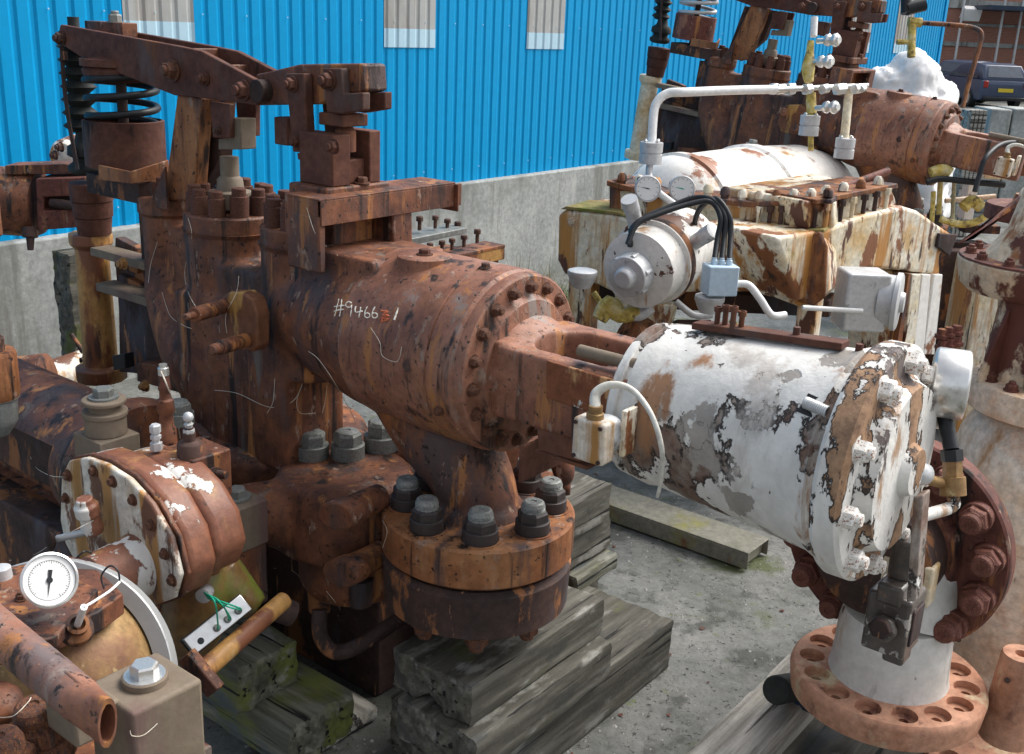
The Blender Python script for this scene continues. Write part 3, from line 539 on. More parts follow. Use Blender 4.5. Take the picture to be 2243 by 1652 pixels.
b = B(); b.prism([Pt(x, y, -.26) for x, y in ((482, 655), (500, 640), (530, 640), (552, 655), (563, 690), (562, 760), (552, 772), (500, 760), (482, 720))], v * .05); b.out('mount_pad', 'ochre_rust', mv, .006)
for px in ((640, 1003), (668, 1012), (720, 1010), (755, 1008)):
    P = Pz(px[0], px[1], .848); b = B(); b.cyl(P - Z * .02, P + Z * .001, .013, n=16); b.out('bolt_hole', 'rust_dark', mv)
for x, y, t_ in ((737, 1130, -.345), (746, 1256, -.29)):
    Q = Pt(x, y, t_); b = B(); X2 = (u * .9 + Z * .28).normalized(); Y2 = Z
    b.lathe(Q + v * .05, -v, [(0, .05), (.05, .05), (.056, .046)], 32, fr=(X2, v.cross(X2), -v), sx=1.5, sy=.85); b.cyl(Q + v * .03, Q + v * .17, .04); b.out('oval_boss', 'rust', mv, .004)
for i, (x, y, t_, r_, kd, m_, h_) in enumerate(((612, 990, -.14, .040, 'stud', 'rust', .85), (683, 1000, -.1, .048, 'bigstud', 'steel_nut', .85), (762, 1000, -.06, .048, 'bigstud', 'steel_nut', .85), (835, 982, .1, .048, 'bigstud', 'steel_nut', .85))):
    nut(mv, Pz(x, y, h_), Z, r_, kd, m_)
b = B(); Q = Pt(521, 1140, -.42); zc = Q.z; Q.z = 0
b.box(V((Q.x, Q.y, zc)) , (.13, .12, .14)); b.out('corner_block', 'brown_grey', mv, .006)
nut(mv, V((Q.x, Q.y, zc + .071)), Z, .026, 'hex', 'steel_nut')
CB1 = Q.copy()
b = B(); b.box(V((Q.x, Q.y, zc - .17)) + v * .01, (.11, .10, .20)); b.out('block_bracket', 'rust', mv, .008)
Q = At(236, 985, 2.98); b = B(); b.box(Q, (.13, .12, .10)); b.lathe(Q + Z * .05, Z, [(0, .055), (.05, .055), (.052, .06), (.066, .06), (.068, .04), (.085, .04), (.087, .058), (.098, .058), (.10, .05)], 32); b.out('corner_block', 'brown_grey', mv, .004); nut(mv, Q + Z * .15, Z, .028, 'hex', 'steel_nut')
# down branch flanges
b = B(); b.lathe(W(0, 0, .745), Z, [(0, .262), (.012, .277), (.115, .277), (.122, .270), (.122, .13)], 96); b.out('branch_flange', 'rust_orange', mv)
b = B(); b.lathe(W(0, 0, .585), Z, [(0, .24), (.012, .268), (.135, .274), (.146, .262), (.150, .258), (.150, .1), (.158, .1), (.158, .23), (.165, .23), (.165, .1)], 96); b.out('blind_flange', 'rust_dark', mv)
for i in range(8):
    a = math.radians(-98 + 45 * i + 4); p = W(0, 0, .868) + u * .205 * math.cos(a) + v * .205 * math.sin(a)
    b2 = B(); b2.lathe(p - Z * .001, Z, [(0, .058), (.003, .058), (.003, .052), (0, .052)], 32, loop=True) ; b2.out('spot_face', 'rust_orange', mv)
    nut(mv, p + Z * .001, Z, .043, 'stud', 'steel_nut', two='black_steel')
    nut(mv, p - Z * .285, -Z, .033, 'dome', 'rust')
# -------- white cylinder
b = B(); b.lathe(W(0, 0, AX), u, [(.52, .10), (.52, .180), (.528, .190), (.548, .193), (.552, .183), (.562, .183), (.568, .196), (.60, .200), (.62, .196), (.66, .200), (.85, .214), (1.02, .230), (1.04, .238), (1.045, .232), (1.06, .232), (1.065, .252)], 96); 
wc = b.out('cylinder_shell', 'peel_white', mv, smooth=30)
b = B(); b.lathe(W(0, 0, AX), u, [(1.065, .20), (1.065, .256), (1.075, .262), (1.12, .262), (1.128, .252), (1.130, .20), (1.14, .19), (1.165, .18), (1.17, .06), (1.19, .05), (1.19, 0)], 96); b.out('end_cap', 'peel_cap', mv, smooth=30)
ring(mv, W(1.124, 0, AX), u, .225, 10, .025, 'dome', 'tank_bright', .2)
b = B()
a, q = W(.64, .0, AX + .205), W(1.0, .0, AX + .232)
b.prism([a - v * .025, q - v * .025, q + v * .02, a + v * .02], Z * .016); b.out('rail', 'rust_grey', mv, .002)
for x, y, h_ in ((1569, 722, .055), (1586, 724, .06), (1603, 727, .06), (1622, 728, .05)):
    Q = Pt(x, y, 0 if x != 1603 else -.02); b = B(); b.cyl(Q, Q + Z * h_, .0065, n=10); b.cyl(Q + Z * (h_ - .012), Q + Z * h_, .0095, n=10); b.out('stud', 'rust_grey', mv)
for x, y, h_ in ((1742, 750, .035), (1830, 780, .03), (1879, 783, .03)):
    Q = Pt(x, y, 0); b = B(); b.cyl(Q, Q + Z * h_, .008, n=10); b.out('stud', 'rust_grey', mv)
# small return spring in the slot of the shell
def barrelhit(px, py, R, s_off=0, ctr=AX):
    d = ray(px, py); o_ = CAM - W(0, 0, ctr); dv, dz = d.dot(v), d.z; ov, oz = o_.dot(v), o_.z
    A_, B_, C_ = dv * dv + dz * dz, 2 * (ov * dv + oz * dz), ov * ov + oz * oz - R * R
    k = (-B_ - math.sqrt(max(0, B_ * B_ - 4 * A_ * C_))) / (2 * A_); return CAM + d * k
Q = barrelhit(1765, 885, .226); Q2 = barrelhit(1815, 907, .226)
b = B(); nrm = (Q - W((Q - O).dot(u), 0, AX)).normalized(); b.tube(helix(Q + nrm * .008, (Q2 - Q), .011, 0, 12, (Q2 - Q).length, 12), .0025, 6, 0); b.out('return_spring', 'galv', mv)
b = B(); b.box((Q + Q2) / 2 + nrm * .001, ((Q2 - Q).length * 1.25, .045, .004), ((Q2 - Q).normalized(), nrm.cross((Q2 - Q).normalized()), nrm)); b.out('slot', 'black', mv)
# pressure gauge on the end
dir_ = (RT * .93 - V((0, .35, 0))).normalized(); dir_.z = 0; dir_.normalize()
Gc = At(2079, 840, 2.42)
b = B(); b.lathe(Gc - dir_ * .040, dir_, [(0, .058), (.004, .074), (.01, .078), (.072, .078), (.078, .074), (.08, .06), (.076, .058), (.076, 0)], 56); gg = b.out('pressure_gauge', 'silver', mv, smooth=50)
b = B(); b.tube([Gc - Z * .07, At(2084, 985, 2.42)], .017, 20, 0); b.tube([At(2084, 985, 2.42), At(2086, 1010, 2.42)], .024, 6, 0); b.out('gauge_stem', 'black', mv)
b = B(); b.tube([At(2086, 1005, 2.42), At(2087, 1050, 2.42)], .021, 6, 0); b.tube([At(2086, 1045, 2.42), At(2088, 1085, 2.42)], .028, 16, 0); b.tube([At(2070, 1060, 2.42), At(2010, 1045, 2.36)], .012, 10, 0); b.out('gauge_valve', 'brass', mv)
b = B(); b.lathe(At(2030, 1040, 2.38), (At(1985, 1030, 2.33) - At(2030, 1040, 2.38)), [(0, .016), (.01, .024), (.045, .026), (.055, .02), (.055, 0)], 20); b.out('valve_knob', 'galv', mv, .003)
b = B(); b.tube([At(2087, 1085, 2.42), At(2085, 1110, 2.42), At(2020, 1130, 2.36)], .014, 12); b.out('gauge_elbow', 'peel_cap', mv)
# greasy bracket at the bottom of the end cap
b = B(); Q = At(1958, 1350, 2.52)
b.box(Q, (.10, .11, .15)); b.box(Q + Z * .08, (.06, .13, .05)); b.box(Q - Z * .07 + u * .02, (.05, .06, .07)); b.cyl(Q - v * .06, Q - v * .085, .035, n=6); b.tube([Q + Z * .1, Q + Z * .2], .03, 12, 0)
b.out('bottom_bracket', 'greasy', mv, .008)
b = B(); b.cyl(Q - v * .084 + Z * .01, Q - v * .10 + Z * .01, .026, n=6); b.out('bracket_nut', 'rust_dark', mv, .003); b = B(); b.box(Q + u * .052, (.006, .07, .09)); b.out('bracket_cover', 'rust_dark', mv, .003)
b = B(); b.pp([(2000, 1090), (2022, 1085), (2004, 1320), (1984, 1320)], -.02, .05); b.out('end_lug', 'peel_white', mv, .005)
# limit switch and cable
SX = At(1300, 962, 2.44)
b = B(); b.box(SX, (.085, .05, .10)); b.out('switch_box', 'gear_cover', mv, .008, seg=3)
b = B(); b.lathe(SX + v * .02 + u * .0, v, [(0, .043), (.035, .045), (.04, .04), (.05, .04)], 24); b.out('switch_back', 'galv', mv)
b = B(); b.box(At(1376, 945, 2.46), (.012, .05, .11)); b.out('switch_plate', 'tank_white', mv, .002)
for dx, dz in ((-1, -1), (-1, 1), (1, -1), (1, 1)):
    b = B(); b.cyl(SX - v * .025 + u * dx * .033 + Z * dz * .04, SX - v * .029 + u * dx * .033 + Z * dz * .04, .005, n=10); b.out('screw', 'rust_dark', mv)
b = B(); b.lathe(SX + Z * .05, Z, [(0, .02), (.012, .02), (.014, .016), (.03, .016)], 20); b.out('cable_gland', 'brass', mv)
b = B(); b.tube([SX + Z * .07, At(1306, 862, 2.43), At(1340, 843, 2.42), At(1385, 855, 2.40), At(1425, 905, 2.36), At(1448, 975, 2.36), At(1450, 1040, 2.42), At(1440, 1088, 2.48)], [.013, .012, .009, .007, .006, .006, .005, .004], 12, 8); b.out('switch_cable', 'cream_cable', mv)
mat('mossy_rim', [(.18, .12, .04), (.26, .22, .08), (.20, .09, .04)], 8, [((.14, .15, .03), 9, (1, 1, 1), .5, .6)], .8, .5)
# ================================================================== SECOND, FAR VALVE MACHINE: a tilted copy
SKIP = ('cylinder_shell', 'end_cap', 'rail', 'stud', 'return_spring', 'slot', 'pressure_gauge', 'gauge_', 'valve_knob', 'bottom_bracket', 'bracket_', 'end_lug', 'corner_block', 'gap_filler', 'shade_block', 'lower_barrel', 'block_bracket', 'lower_casing', 'oval_boss', 'painted', 'angle_bar', 'chest_shade', 'side_plate')
far = mv.copy(); C.objects.link(far)
far['label'] = 'far rusty valve machine with a cream post, tilted behind the white tank machine'
post0 = W(SP, 0, 1.36); postN = At(1425, 172, 7.55)
Rm = Matrix.Rotation(math.radians(6.2), 4, v)
Mx = Matrix.Translation(postN) @ Rm @ Matrix.Translation(-post0)
far.matrix_world = Mx @ Matrix.Translation(ORG[mv.name])
far.name = 'valve_machine'
for ch in list(mv.children):
    nm = ch.name
    if any(nm.startswith(k) for k in SKIP): continue
    if (nm.startswith('nut') or nm.startswith('bolt')) and (ORG[mv.name] + ch.matrix_basis.translation - O).dot(u) > .4: continue
    if (nm.startswith('nut') or nm.startswith('bolt')) and (ch.matrix_basis.translation + ORG[mv.name]).z < .7: continue
    c = ch.copy(); C.objects.link(c); c.parent = far; c.matrix_parent_inverse = Matrix.Identity(4)
    if nm.startswith('support_post'): c.data = ch.data.copy(); c.data.materials[0] = MATS['post_cream']
    if nm.startswith('spring_can'): c.data = ch.data.copy(); c.data.materials[0] = MATS['red_rust']
    if nm.split('.')[0] == 'spring': c.data = ch.data.copy(); c.data.materials[0] = MATS['galv']
def fp(P): return Mx @ P
ORG[far.name] = ORG[mv.name]
# ================================================================== WHITE TANK MACHINE
tk = root('tank_machine', 'cream tank machine streaked with rust, with a humped white lid and black cables', 'machine', V((1.3, 6.2, 0)))
DT = 5.6
zl = .98
def X_(x, y, d=DT): return At(x, y, d)
Fx = V((math.cos(math.radians(3)), math.sin(math.radians(3)), 0))   # roughly across the picture
n1 = u; n2 = v
# the lid hump: a barrel lying along v, with end bulge
Lc = At(1690, 430, 6.1)
b = B()
a, q = At(1455, 425, 5.8), At(1800, 392, 7.0)
ax = (q - a); ax.z = 0; L_ = ax.length
b.lathe(V((a.x, a.y, a.z - .16)), ax, [(-.10, .0), (-.09, .14), (-.03, .28), (.06, .345), (.10, .355), (.11, .37), (.17, .37), (.18, .355), (L_ * .45, .365), (L_ * .46, .38), (L_ * .5, .38), (L_ * .51, .365), (L_ * .8, .35), (L_ * .95, .30), (L_ * 1.02, .18), (L_ * 1.04, 0)], 72)
b.out('lid', 'tank_bright', tk, smooth=40)
# flange / rim table round the lid (runs along v then u)
def quadslab(px, z, dz):
    return B().prism([Pz(x, y, z) for x, y in px], Z * -dz)
E1 = [(1318, 398), (1455, 445), (1640, 470), (1980, 452), (1980, 392), (1700, 330), (1480, 360)]
# body below: front face polygon extruded back
def face(px, d0, d1, th, m, nm, bevel=.01):
    # outline standing in a vertical plane through two pixels at depths d0,d1
    pass
def vplane(p0, p1):
    """vertical plane through two world points: returns f(px,py)->point and its back normal"""
    dr = (p1 - p0); dr.z = 0; dr.normalize(); nn_ = V((-dr.y, dr.x, 0))
    if nn_.y < 0: nn_ = -nn_
    def f(x, y):
        d = ray(x, y); return CAM + d * ((p0 - CAM).dot(nn_) / d.dot(nn_))
    return f, nn_
f1, nb1 = vplane(At(1218, 500, 5.75), At(1812, 640, 5.15))
b = B(); b.prism([f1(x, y) for x, y in ((1222, 470), (1240, 459), (1352, 470), (1460, 500), (1600, 512), (1650, 515), (1800, 522), (1815, 560), (1812, 640), (1790, 664), (1745, 672), (1700, 655), (1640, 640), (1600, 640), (1345, 642), (1310, 625), (1235, 602), (1220, 570))], nb1 * .50)
b.out('front_frame', 'tank_white', tk, .02, seg=3)
# side lugs
for px in ((1255, 484), (1775, 545)):
    nut(tk, f1(*px) - nb1 * .002, -nb1, .02, 'hex', 'tank_white')
b = B(); b.prism([f1(x, y) for x, y in ((1755, 520), (1800, 505), (1815, 540), (1810, 650), (1785, 668), (1750, 660))], -nb1 * .03); b.out('lug', 'rust_orange', tk, .012)
# ledge between frame and lid: the upper casing follows the front, then turns away along the wing
f2, nb2 = vplane(At(1812, 560, 5.2), At(2090, 520, 5.9))
b = B(); b.prism([f1(x, y) + nb1 * .10 for x, y in ((1318, 404), (1420, 432), (1640, 452), (1815, 446), (1815, 506), (1640, 514), (1460, 500), (1318, 475))], nb1 * .62); b.out('upper_casing', 'tank_white', tk, .012)
b = B(); b.prism([f2(x, y) + nb2 * .06 for x, y in ((1790, 446), (1975, 412), (1990, 452), (1900, 474), (1790, 508))], nb2 * .5); b.out('upper_wing', 'tank_white', tk, .012)
b = B(); b.prism([f1(x, y) + nb1 * .06 for x, y in ((1318, 398), (1420, 426), (1640, 446), (1815, 440), (1815, 450), (1640, 458), (1420, 438), (1318, 410))], nb1 * .3); b.prism([f2(x, y) + nb2 * .03 for x, y in ((1800, 440), (1978, 404), (1980, 414), (1800, 451))], nb2 * .3); b.out('rim_flange', 'rust_orange', tk, .004)
b = B(); b.prism([f1(x, y) - nb1 * .004 for x, y in ((1228, 458), (1240, 452), (1352, 464), (1460, 494), (1640, 508), (1805, 502), (1805, 509), (1640, 516), (1460, 502), (1352, 471))], nb1 * .3); b.out('moss_ledge', 'mossy_rim', tk, .003)
for i in range(17):
    x = 1345 + i * 38
    y = 405 + (x - 1318) * .14 if x < 1640 else (450 - (x - 1640) * .03 if x < 1812 else 444 - (x - 1812) * .19)
    P = (f1(x, y) + nb1 * .10) if x < 1812 else (f2(x, y) + nb2 * .08); b = B(); b.lathe(P - Z * .03, Z, [(0, .020), (.045, .020), (.05, .026), (.075, .024), (.09, .012), (.09, 0)], 12); b.out('rim_bolt', 'tank_white' if i % 3 else 'rust_orange', tk)
b = B(); b.prism([f1(x, y) + nb1 * .09 for x, y in ((1318, 400), (1340, 396), (1345, 500), (1318, 470))], nb1 * .2); b.out('end_block', 'rust_orange', tk, .01)
for i in range(13):
    x = 1650 + i * 25; P = (f1(x, 508 - (x - 1650) * .03) + nb1 * .06) if x < 1812 else (f2(x, 503 - (x - 1812) * .28) + nb2 * .03)
    b = B(); b.cyl(P, P + Z * .115, .011, n=10); b.cyl(P + Z * .085, P + Z * .115, .019, n=6); b.out('stud_bolt', 'rust_dark' if i % 3 else 'tank_white', tk)
for pts, r_, m_ in (([(1235, 640), (1205, 650), (1170, 640), (1150, 665)], .012, 'black'), ([(1240, 650), (1215, 668), (1185, 690)], .011, 'black'), ([(1300, 640), (1320, 665), (1345, 660)], .014, 'yellow_rust'), ([(1480, 660), (1520, 690), (1560, 690)], .016, 'galv'), ([(1600, 700), (1640, 735), (1700, 730)], .014, 'yellow_rust'), ([(1450, 700), (1455, 760), (1480, 800)], .018, 'tank_white')):
    b = B(); b.tube([At(x, y, 5.1) for x, y in pts], r_, 10); b.out('small_pipe', m_, tk, smooth=60)
# right wing: swept white casing towards the right
b = B(); b.prism([f2(x, y) for x, y in ((1700, 520), (1800, 505), (1900, 470), (1980, 452), (2012, 462), (2052, 490), (2090, 515), (2060, 560), (2060, 605), (2050, 602), (1960, 592), (1900, 590), (1840, 600), (1800, 650), (1745, 660))], nb2 * .45); b.out('side_wing', 'tank_white', tk, .02, seg=3)
b = B(); b.prism([f2(x, y) - nb2 * .004 for x, y in ((2050, 510), (2090, 512), (2072, 560), (2045, 540))], -nb2 * .02); b.out('wing_lip', 'rust_dark', tk, .006)
# legs
for (pl_, dz_) in ((((1240, 600), (1290, 612), (1285, 760), (1245, 760)), 0), (((1745, 655), (1790, 655), (1765, 860), (1725, 860)), 0), (((1340, 640), (1370, 640), (1370, 700), (1345, 700)), 0)):
    P = [f1(x, y) + nb1 * .03 for x, y in pl_]
    if pl_[2][1] > 800: P[2].z = P[3].z = 0
    elif pl_[2][1] > 740: P[2].z = P[3].z = 0
    b = B(); b.prism(P, nb1 * .12); b.out('leg', 'tank_white', tk, .006)
b = B(); b.prism([f1(x, y) + nb1 * .25 for x, y in ((1250, 640), (1790, 680), (1790, 720), (1250, 690))], nb1 * .2); b.out('underframe', 'rust_dark', tk, .01)
# fluted white panel under the wing
for i, x in enumerate((1992, 2014, 2040)):
    P = [f2(x, 600) , f2(x + 18, 600), f2(x + 4 - i * 2, 775), f2(x - 20 - i * 2, 775)]; b = B(); b.prism([p_ - nb2 * .02 for p_ in P], nb2 * .05); b.out('slat', 'tank_bright' if i else 'tank_white', tk, .004)
b = B(); b.prism([f2(x, y) + nb2 * .04 for x, y in ((1975, 598), (2065, 604), (2030, 800), (1955, 790))], nb2 * .25); b.out('end_panel', 'tank_white', tk, .01)
b = B(); b.prism([f2(x, y) - nb2 * .025 for x, y in ((1982, 598), (1988, 598), (1965, 760), (1955, 755))], nb2 * .03); b.out('rust_strip', 'rust_orange', tk, .002)
# grey junction box with round cover
Jc = At(1885, 655, 5.05)
b = B(); b.box(Jc, (.20, .18, .27), (Fx, V((-Fx.y, Fx.x, 0)), Z)); b.out('junction_box', 'galv', tk, .012, seg=3)
b = B(); dd = (Fx - V((0, .5, 0))).normalized(); b.lathe(Jc + Fx * .09, dd, [(0, .12), (.06, .12), (.065, .135), (.085, .135), (.09, .125), (.092, .05), (.11, .045), (.11, 0)], 40); b.out('round_cover', 'galv', tk, smooth=30)
b = B(); b.tube([Jc - Fx * .30 - Z * .02 - V((0, .12, 0)), Jc - Z * .03 - V((0, .11, 0)) - Fx * .02], .012, 12, 0); b.out('conduit', 'paint_white', tk)
# motor drum facing the camera-left
Mc = At(1385, 600, 4.75); ma = (V((-.52, -.80, -.12))).normalized()
b = B(); b.lathe(Mc - ma * .52, ma, [(0, .17), (.18, .17), (.19, .185), (.22, .185), (.23, .185), (.30, .18), (.31, .195), (.345, .195), (.35, .175), (.47, .172), (.475, .15), (.48, .06), (.48, 0)], 64); md = b.out('motor_drum', 'drum_white', tk, smooth=35)
b = B(); b.lathe(Mc - ma * .23, ma, [(0, .196), (.015, .199), (.035, .199), (.045, .196)], 64); b.out('drum_band', 'rust_dark', tk)
b = B(); b.lathe(Mc - ma * .045, ma, [(0, .085), (.02, .085), (.03, .095), (.10, .09), (.105, .05), (.13, .045), (.14, .035), (.14, 0)], 40); b.out('end_housing', 'galv', tk, .003)
Xm, Ym, Am = frame(ma)
for i in range(6):
    a = i * 1.047 + .3; b = B(); b.cyl(Mc + Xm * .088 * math.cos(a) + Ym * .088 * math.sin(a) - ma * .01, Mc + Xm * .088 * math.cos(a) + Ym * .088 * math.sin(a) + ma * .04, .012, n=10); b.out('screw', 'galv', tk)
for (p0, p1, r_) in (((1400, 520), (1378, 437), .034), ((1500, 545), (1562, 505), .034)):
    a_, q_ = At(*p0, 4.9), At(*p1, 4.75); b = B(); b.cyl(a_, q_, r_, n=24); b.cyl(q_ - (q_ - a_).normalized() * .06, q_ + (q_ - a_).normalized() * .002, r_ * 1.08, n=24); b.out('tube_stub', 'galv', tk)
b = B(); b.prism([f1(x, y) - nb1 * .05 for x, y in ((1412, 660), (1480, 665), (1465, 720), (1425, 730))], nb1 * .1); b.out('drum_foot', 'tank_white', tk, .006)
# blue terminal box and the cables
Bx = At(1576, 612, 4.7)
b = B(); b.box(Bx, (.135, .10, .13), (V((.98, .2, 0)).normalized(), V((-.2, .98, 0)).normalized(), Z)); b.out('terminal_box', 'blue_box', tk, .006)
for i in range(3):
    P = Bx + V((-.03 + i * .032, 0, .065)); b = B(); b.lathe(P, Z, [(0, .014), (.02, .014), (.022, .011), (.03, .011)], 12); b.out('cable_gland', 'blue_box', tk)
    dx = i * 14
    pts = [P + Z * .02, At(1572 + dx, 520, 4.72), At(1578 + dx * .7, 475, 4.72), At(1555 + dx * .5, 442 - i * 3, 4.75)]
    if i < 2: pts += [At(1500, 450, 4.75), At(1440, 470, 4.72), At(1395, 492, 4.7), At(1375, 535, 4.68)] if i == 0 else [At(1520, 434, 4.8), At(1470, 452, 4.8), At(1420, 473, 4.78), At(1385, 500, 4.76), At(1380, 540, 4.74)]
    else: pts += [At(1535, 455, 4.85), At(1522, 490, 4.95), At(1530, 520, 5.05)]
    b = B(); b.tube(pts, .0125, 12, 8); b.out('black_cable', 'black', tk, smooth=60)
b = B(); b.tube([At(1612, 622, 4.7), At(1640, 625, 4.7), At(1665, 655, 4.7), At(1690, 690, 4.72), At(1720, 690, 4.75)], .0165, 12); b.out('flex_conduit', 'paint_white', tk)
for px in ((1275, 615), (1553, 670)):
    P = At(*px, 4.75); b = B(); b.lathe(P - Z * .03, Z, [(0, .04), (.03, .055), (.05, .062), (.055, .066), (.075, .066), (.08, .05), (.082, 0)], 12); b.out('round_box', 'galv', tk, .002)
# dial gauges
for (x, y, hx, hy) in ((1419, 413, 0, 0), (1494, 413, -12, 4)):
    P = At(x, y, 4.95); fa = (CAM - P).normalized(); fa = (fa + V((.10, 0, -.1))).normalized(); Xg, Yg, Ag = frame(fa)
    b = B(); b.lathe(P, fa, [(-.05, .05), (-.03, .058), (.008, .060), (.012, .055), (.006, .053), (.006, 0)], 40); g_ = b.out('dial_gauge', 'galv', tk, smooth=50)
    b = B(); b.lathe(P, fa, [(.0065, .0525), (.009, .0525), (.009, 0)], 40); b.out('dial_face', 'dial', g_, org=ORG[tk.name]) if False else b.out('dial_face', 'dial', tk)
    b = B()
    for k in range(11):
        an = math.radians(225 - 27 * k); dr = Xg * math.cos(an) + Yg * math.sin(an); b.box(P + fa * .0095 + dr * .044, (.008, .0016, .0008), (dr, fa.cross(dr), fa))
    b.out('dial_marks', 'black', tk)
    an = math.radians(170); dr = Xg * math.cos(an) + Yg * math.sin(an); b = B(); b.prism([P + fa * .010 + fa.cross(dr) * .003, P + fa * .010 - dr * .012, P + fa * .010 - fa.cross(dr) * .003, P + fa * .010 + dr * .036], fa * .001); b.out('needle', 'green_wire' if x > 1450 else 'black', tk)
# steel pipework above the lid
pd = 5.2
def fl(x, y, d, r=.055): 
    P = At(x, y, d); b = B(); b.lathe(P - Z * .05, Z, [(0, r), (.045, r), (.048, r * .9), (.052, r * .9), (.055, r), (.10, r), (.103, r * .6)], 28); b.out('pipe_flange', 'galv', tk)
    for i in range(4):
        a = .6 + i * 1.57; nut(tk, P + Z * .05 + V((math.cos(a), math.sin(a), 0)) * r * .72, Z, .009, 'dome', 'silver')
b = B(); b.tube([At(1427, 340, pd), At(1430, 270, pd), At(1437, 228, pd), At(1462, 205, pd), At(1505, 202, pd), At(1600, 198, pd + .1), At(1700, 196, pd + .2)], .0215, 20); b.out('steam_pipe', 'paint_white', tk, smooth=60)
b = B(); b.tube([At(1425, 350, pd), At(1422, 385, pd), At(1435, 415, pd - .05), At(1480, 450, pd)], .017, 16); b.out('drain_pipe', 'galv', tk, smooth=60)
fl(1426, 335, pd); fl(1773, 275, 5.6, .05); fl(1850, 325, 5.6, .05)
b = B(); b.tube([At(1700, 196, 5.4), At(1900, 188, 5.6)], .013, 12, 0); b.out('header_pipe', 'silver', tk)
for x0, x1, r_ in ((1690, 1700, .03), (1702, 1722, .025), (1724, 1738, .031), (1762, 1775, .028), (1800, 1812, .024), (1830, 1850, .03), (1870, 1882, .026), (1885, 1893, .018)):
    b = B(); b.cyl(At(x0, 196, 5.45), At(x1, 194, 5.47), r_, n=6 if r_ > .025 else 16); b.out('union_nut', 'silver', tk, .002)
b = B(); b.tube([At(1776, 330, 5.6), At(1776, 196, 5.6)], .015, 12, 0); b.tube([At(1778, 250, 5.6), At(1776, 205, 5.6)], .026, 12, 0); b.out('riser', 'yellow_rust', tk)
b = B(); b.tube([At(1848, 320, 5.6), At(1860, 195, 5.6)], .022, 16, 0); b.out('riser', 'post_cream', tk)
b = B(); b.tube([At(1772, 180, 5.55), At(1770, 150, 5.55), At(1774, 115, 5.55), At(1776, 90, 5.55)], [.022, .034, .02, .016], 14); b.out('valve_bonnet', 'yellow_rust', tk)
b = B(); b.tube([At(1782, 80, 5.55), At(1784, 38, 5.55)], .018, 14, 0); b.out('valve_spindle', 'paint_white', tk)
for x, y in ((1800, 135), (1812, 235), (1815, 88)):
    P = At(x, y, 5.5); b = B()
    b.cyl(At(x - 25, y + 2, 5.55), At(x + 22, y, 5.45), .014, n=12)
    b.lathe(At(x - 6, y, 5.5), (At(x + 20, y, 5.45) - At(x - 6, y, 5.5)), [(0, .028), (.02, .032), (.03, .02), (.05, .034), (.065, .034), (.07, .02), (.08, .02)], 8); b.out('instrument_valve', 'silver', tk, .002)
# bent pipe of the far right
sp = root('bent_pipe', 'thin rusty bent pipe rising behind the far barrel in front of the brick building', 'pipe', At(2110, 240, 8.2))
b = B(); b.tube([At(2108, 235, 8.2), At(2128, 160, 8.2), At(2143, 110, 8.2), At(2150, 80, 8.2), At(2140, 64, 8.2), At(2100, 56, 8.2), At(2010, 50, 8.2)], .018, 12); b.out('pipe', 'rust_orange', sp)
b = B(); b.tube([At(1990, 48, 8.2), At(2018, 50, 8.2)], .035, 8, 0); b.tube([At(1998, 55, 8.2), At(1996, 125, 8.2)], .03, 10, 0); b.tube([At(1965, 92, 8.2), At(1995, 92, 8.2)], .02, 8, 0); b.out('valve', 'yellow_rust', sp)
b = B(); b.tube([At(1985, 20, 8.2), At(2025, 10, 8.2)], .05, 10, 0); b.tube([At(1985, 30, 8.2), At(1985, -10, 8.2)], .04, 10, 0); b.out('fitting', 'black', sp)
# loose rusty pipe laid across the lid
b = B(); b.tube([At(1745, 448, 5.3), At(1945, 375, 5.6)], .020, 16, 0)
tag(b.out('loose_pipe', 'red_rust'), 'loose straight rusty pipe leaning across the right of the bright white lid', 'pipe')
def cz(x, y): return ((600 + x / 3.304) / 1.1133, (450 + y / 3.304) / 1.1133)
# ================================================================== TIMBERS
def roughbox(L_, Wd, H, m, seed, notch=None, jag=.012):
    rnd = random.Random(seed); b = B(); nx, ny, nz = max(8, int(L_ / .03)), max(6, int(Wd / .009)), max(5, int(H / .009))
    g = {}
    def vert(i, j, k):
        if (i, j, k) not in g:
            p = V((-L_ / 2 + L_ * i / nx, -Wd / 2 + Wd * j / ny, H * k / nz)); q = p * 1.0
            n_ = noise.noise_vector(V((p.x * 1.6 + seed, p.y * 6, p.z * 6))) * .005 + noise.noise_vector(V((p.x * 2.5 + seed, p.y * 45, p.z * 45))) * .0024
            ej = (j in (0, ny)); ek = (k in (0, nz)); ei = i in (0, nx)
            if ej and ek: n_ = n_ + V((0, -(1 if j else -1), -(1 if k else -1))) * (.001 + max(0, noise.noise(V((p.x * 6, seed + j, k)))) * jag)
            if ei: n_ = n_ + V((noise.noise(V((seed * 2, p.y * 22, p.z * 10))) * jag + noise.noise(V((seed * 3, p.y * 70, p.z * 40))) * jag * .5, 0, 0))
            if ei and (ej or ek): n_ = n_ - V(((1 if i else -1) * .006, 0, 0))
            if notch and notch(p): n_ = n_ + notch(p)
            g[(i, j, k)] = b.m.verts.new(q + n_)
        return g[(i, j, k)]
    for i in range(nx):
        for j in range(ny):
            for k in (0, nz): b.m.faces.new([vert(i, j, k), vert(i + 1, j, k), vert(i + 1, j + 1, k), vert(i, j + 1, k)])
    for i in range(nx):
        for k in range(nz):
            for j in (0, ny): b.m.faces.new([vert(i, j, k), vert(i + 1, j, k), vert(i + 1, j, k + 1), vert(i, j, k + 1)])
    for j in range(ny):
        for k in range(nz):
            for i in (0, nx): b.m.faces.new([vert(i, j, k), vert(i, j + 1, k), vert(i, j + 1, k + 1), vert(i, j, k + 1)])
    o = b.out('timber_block', m, org=V((0, 0, 0)), smooth=32); return o
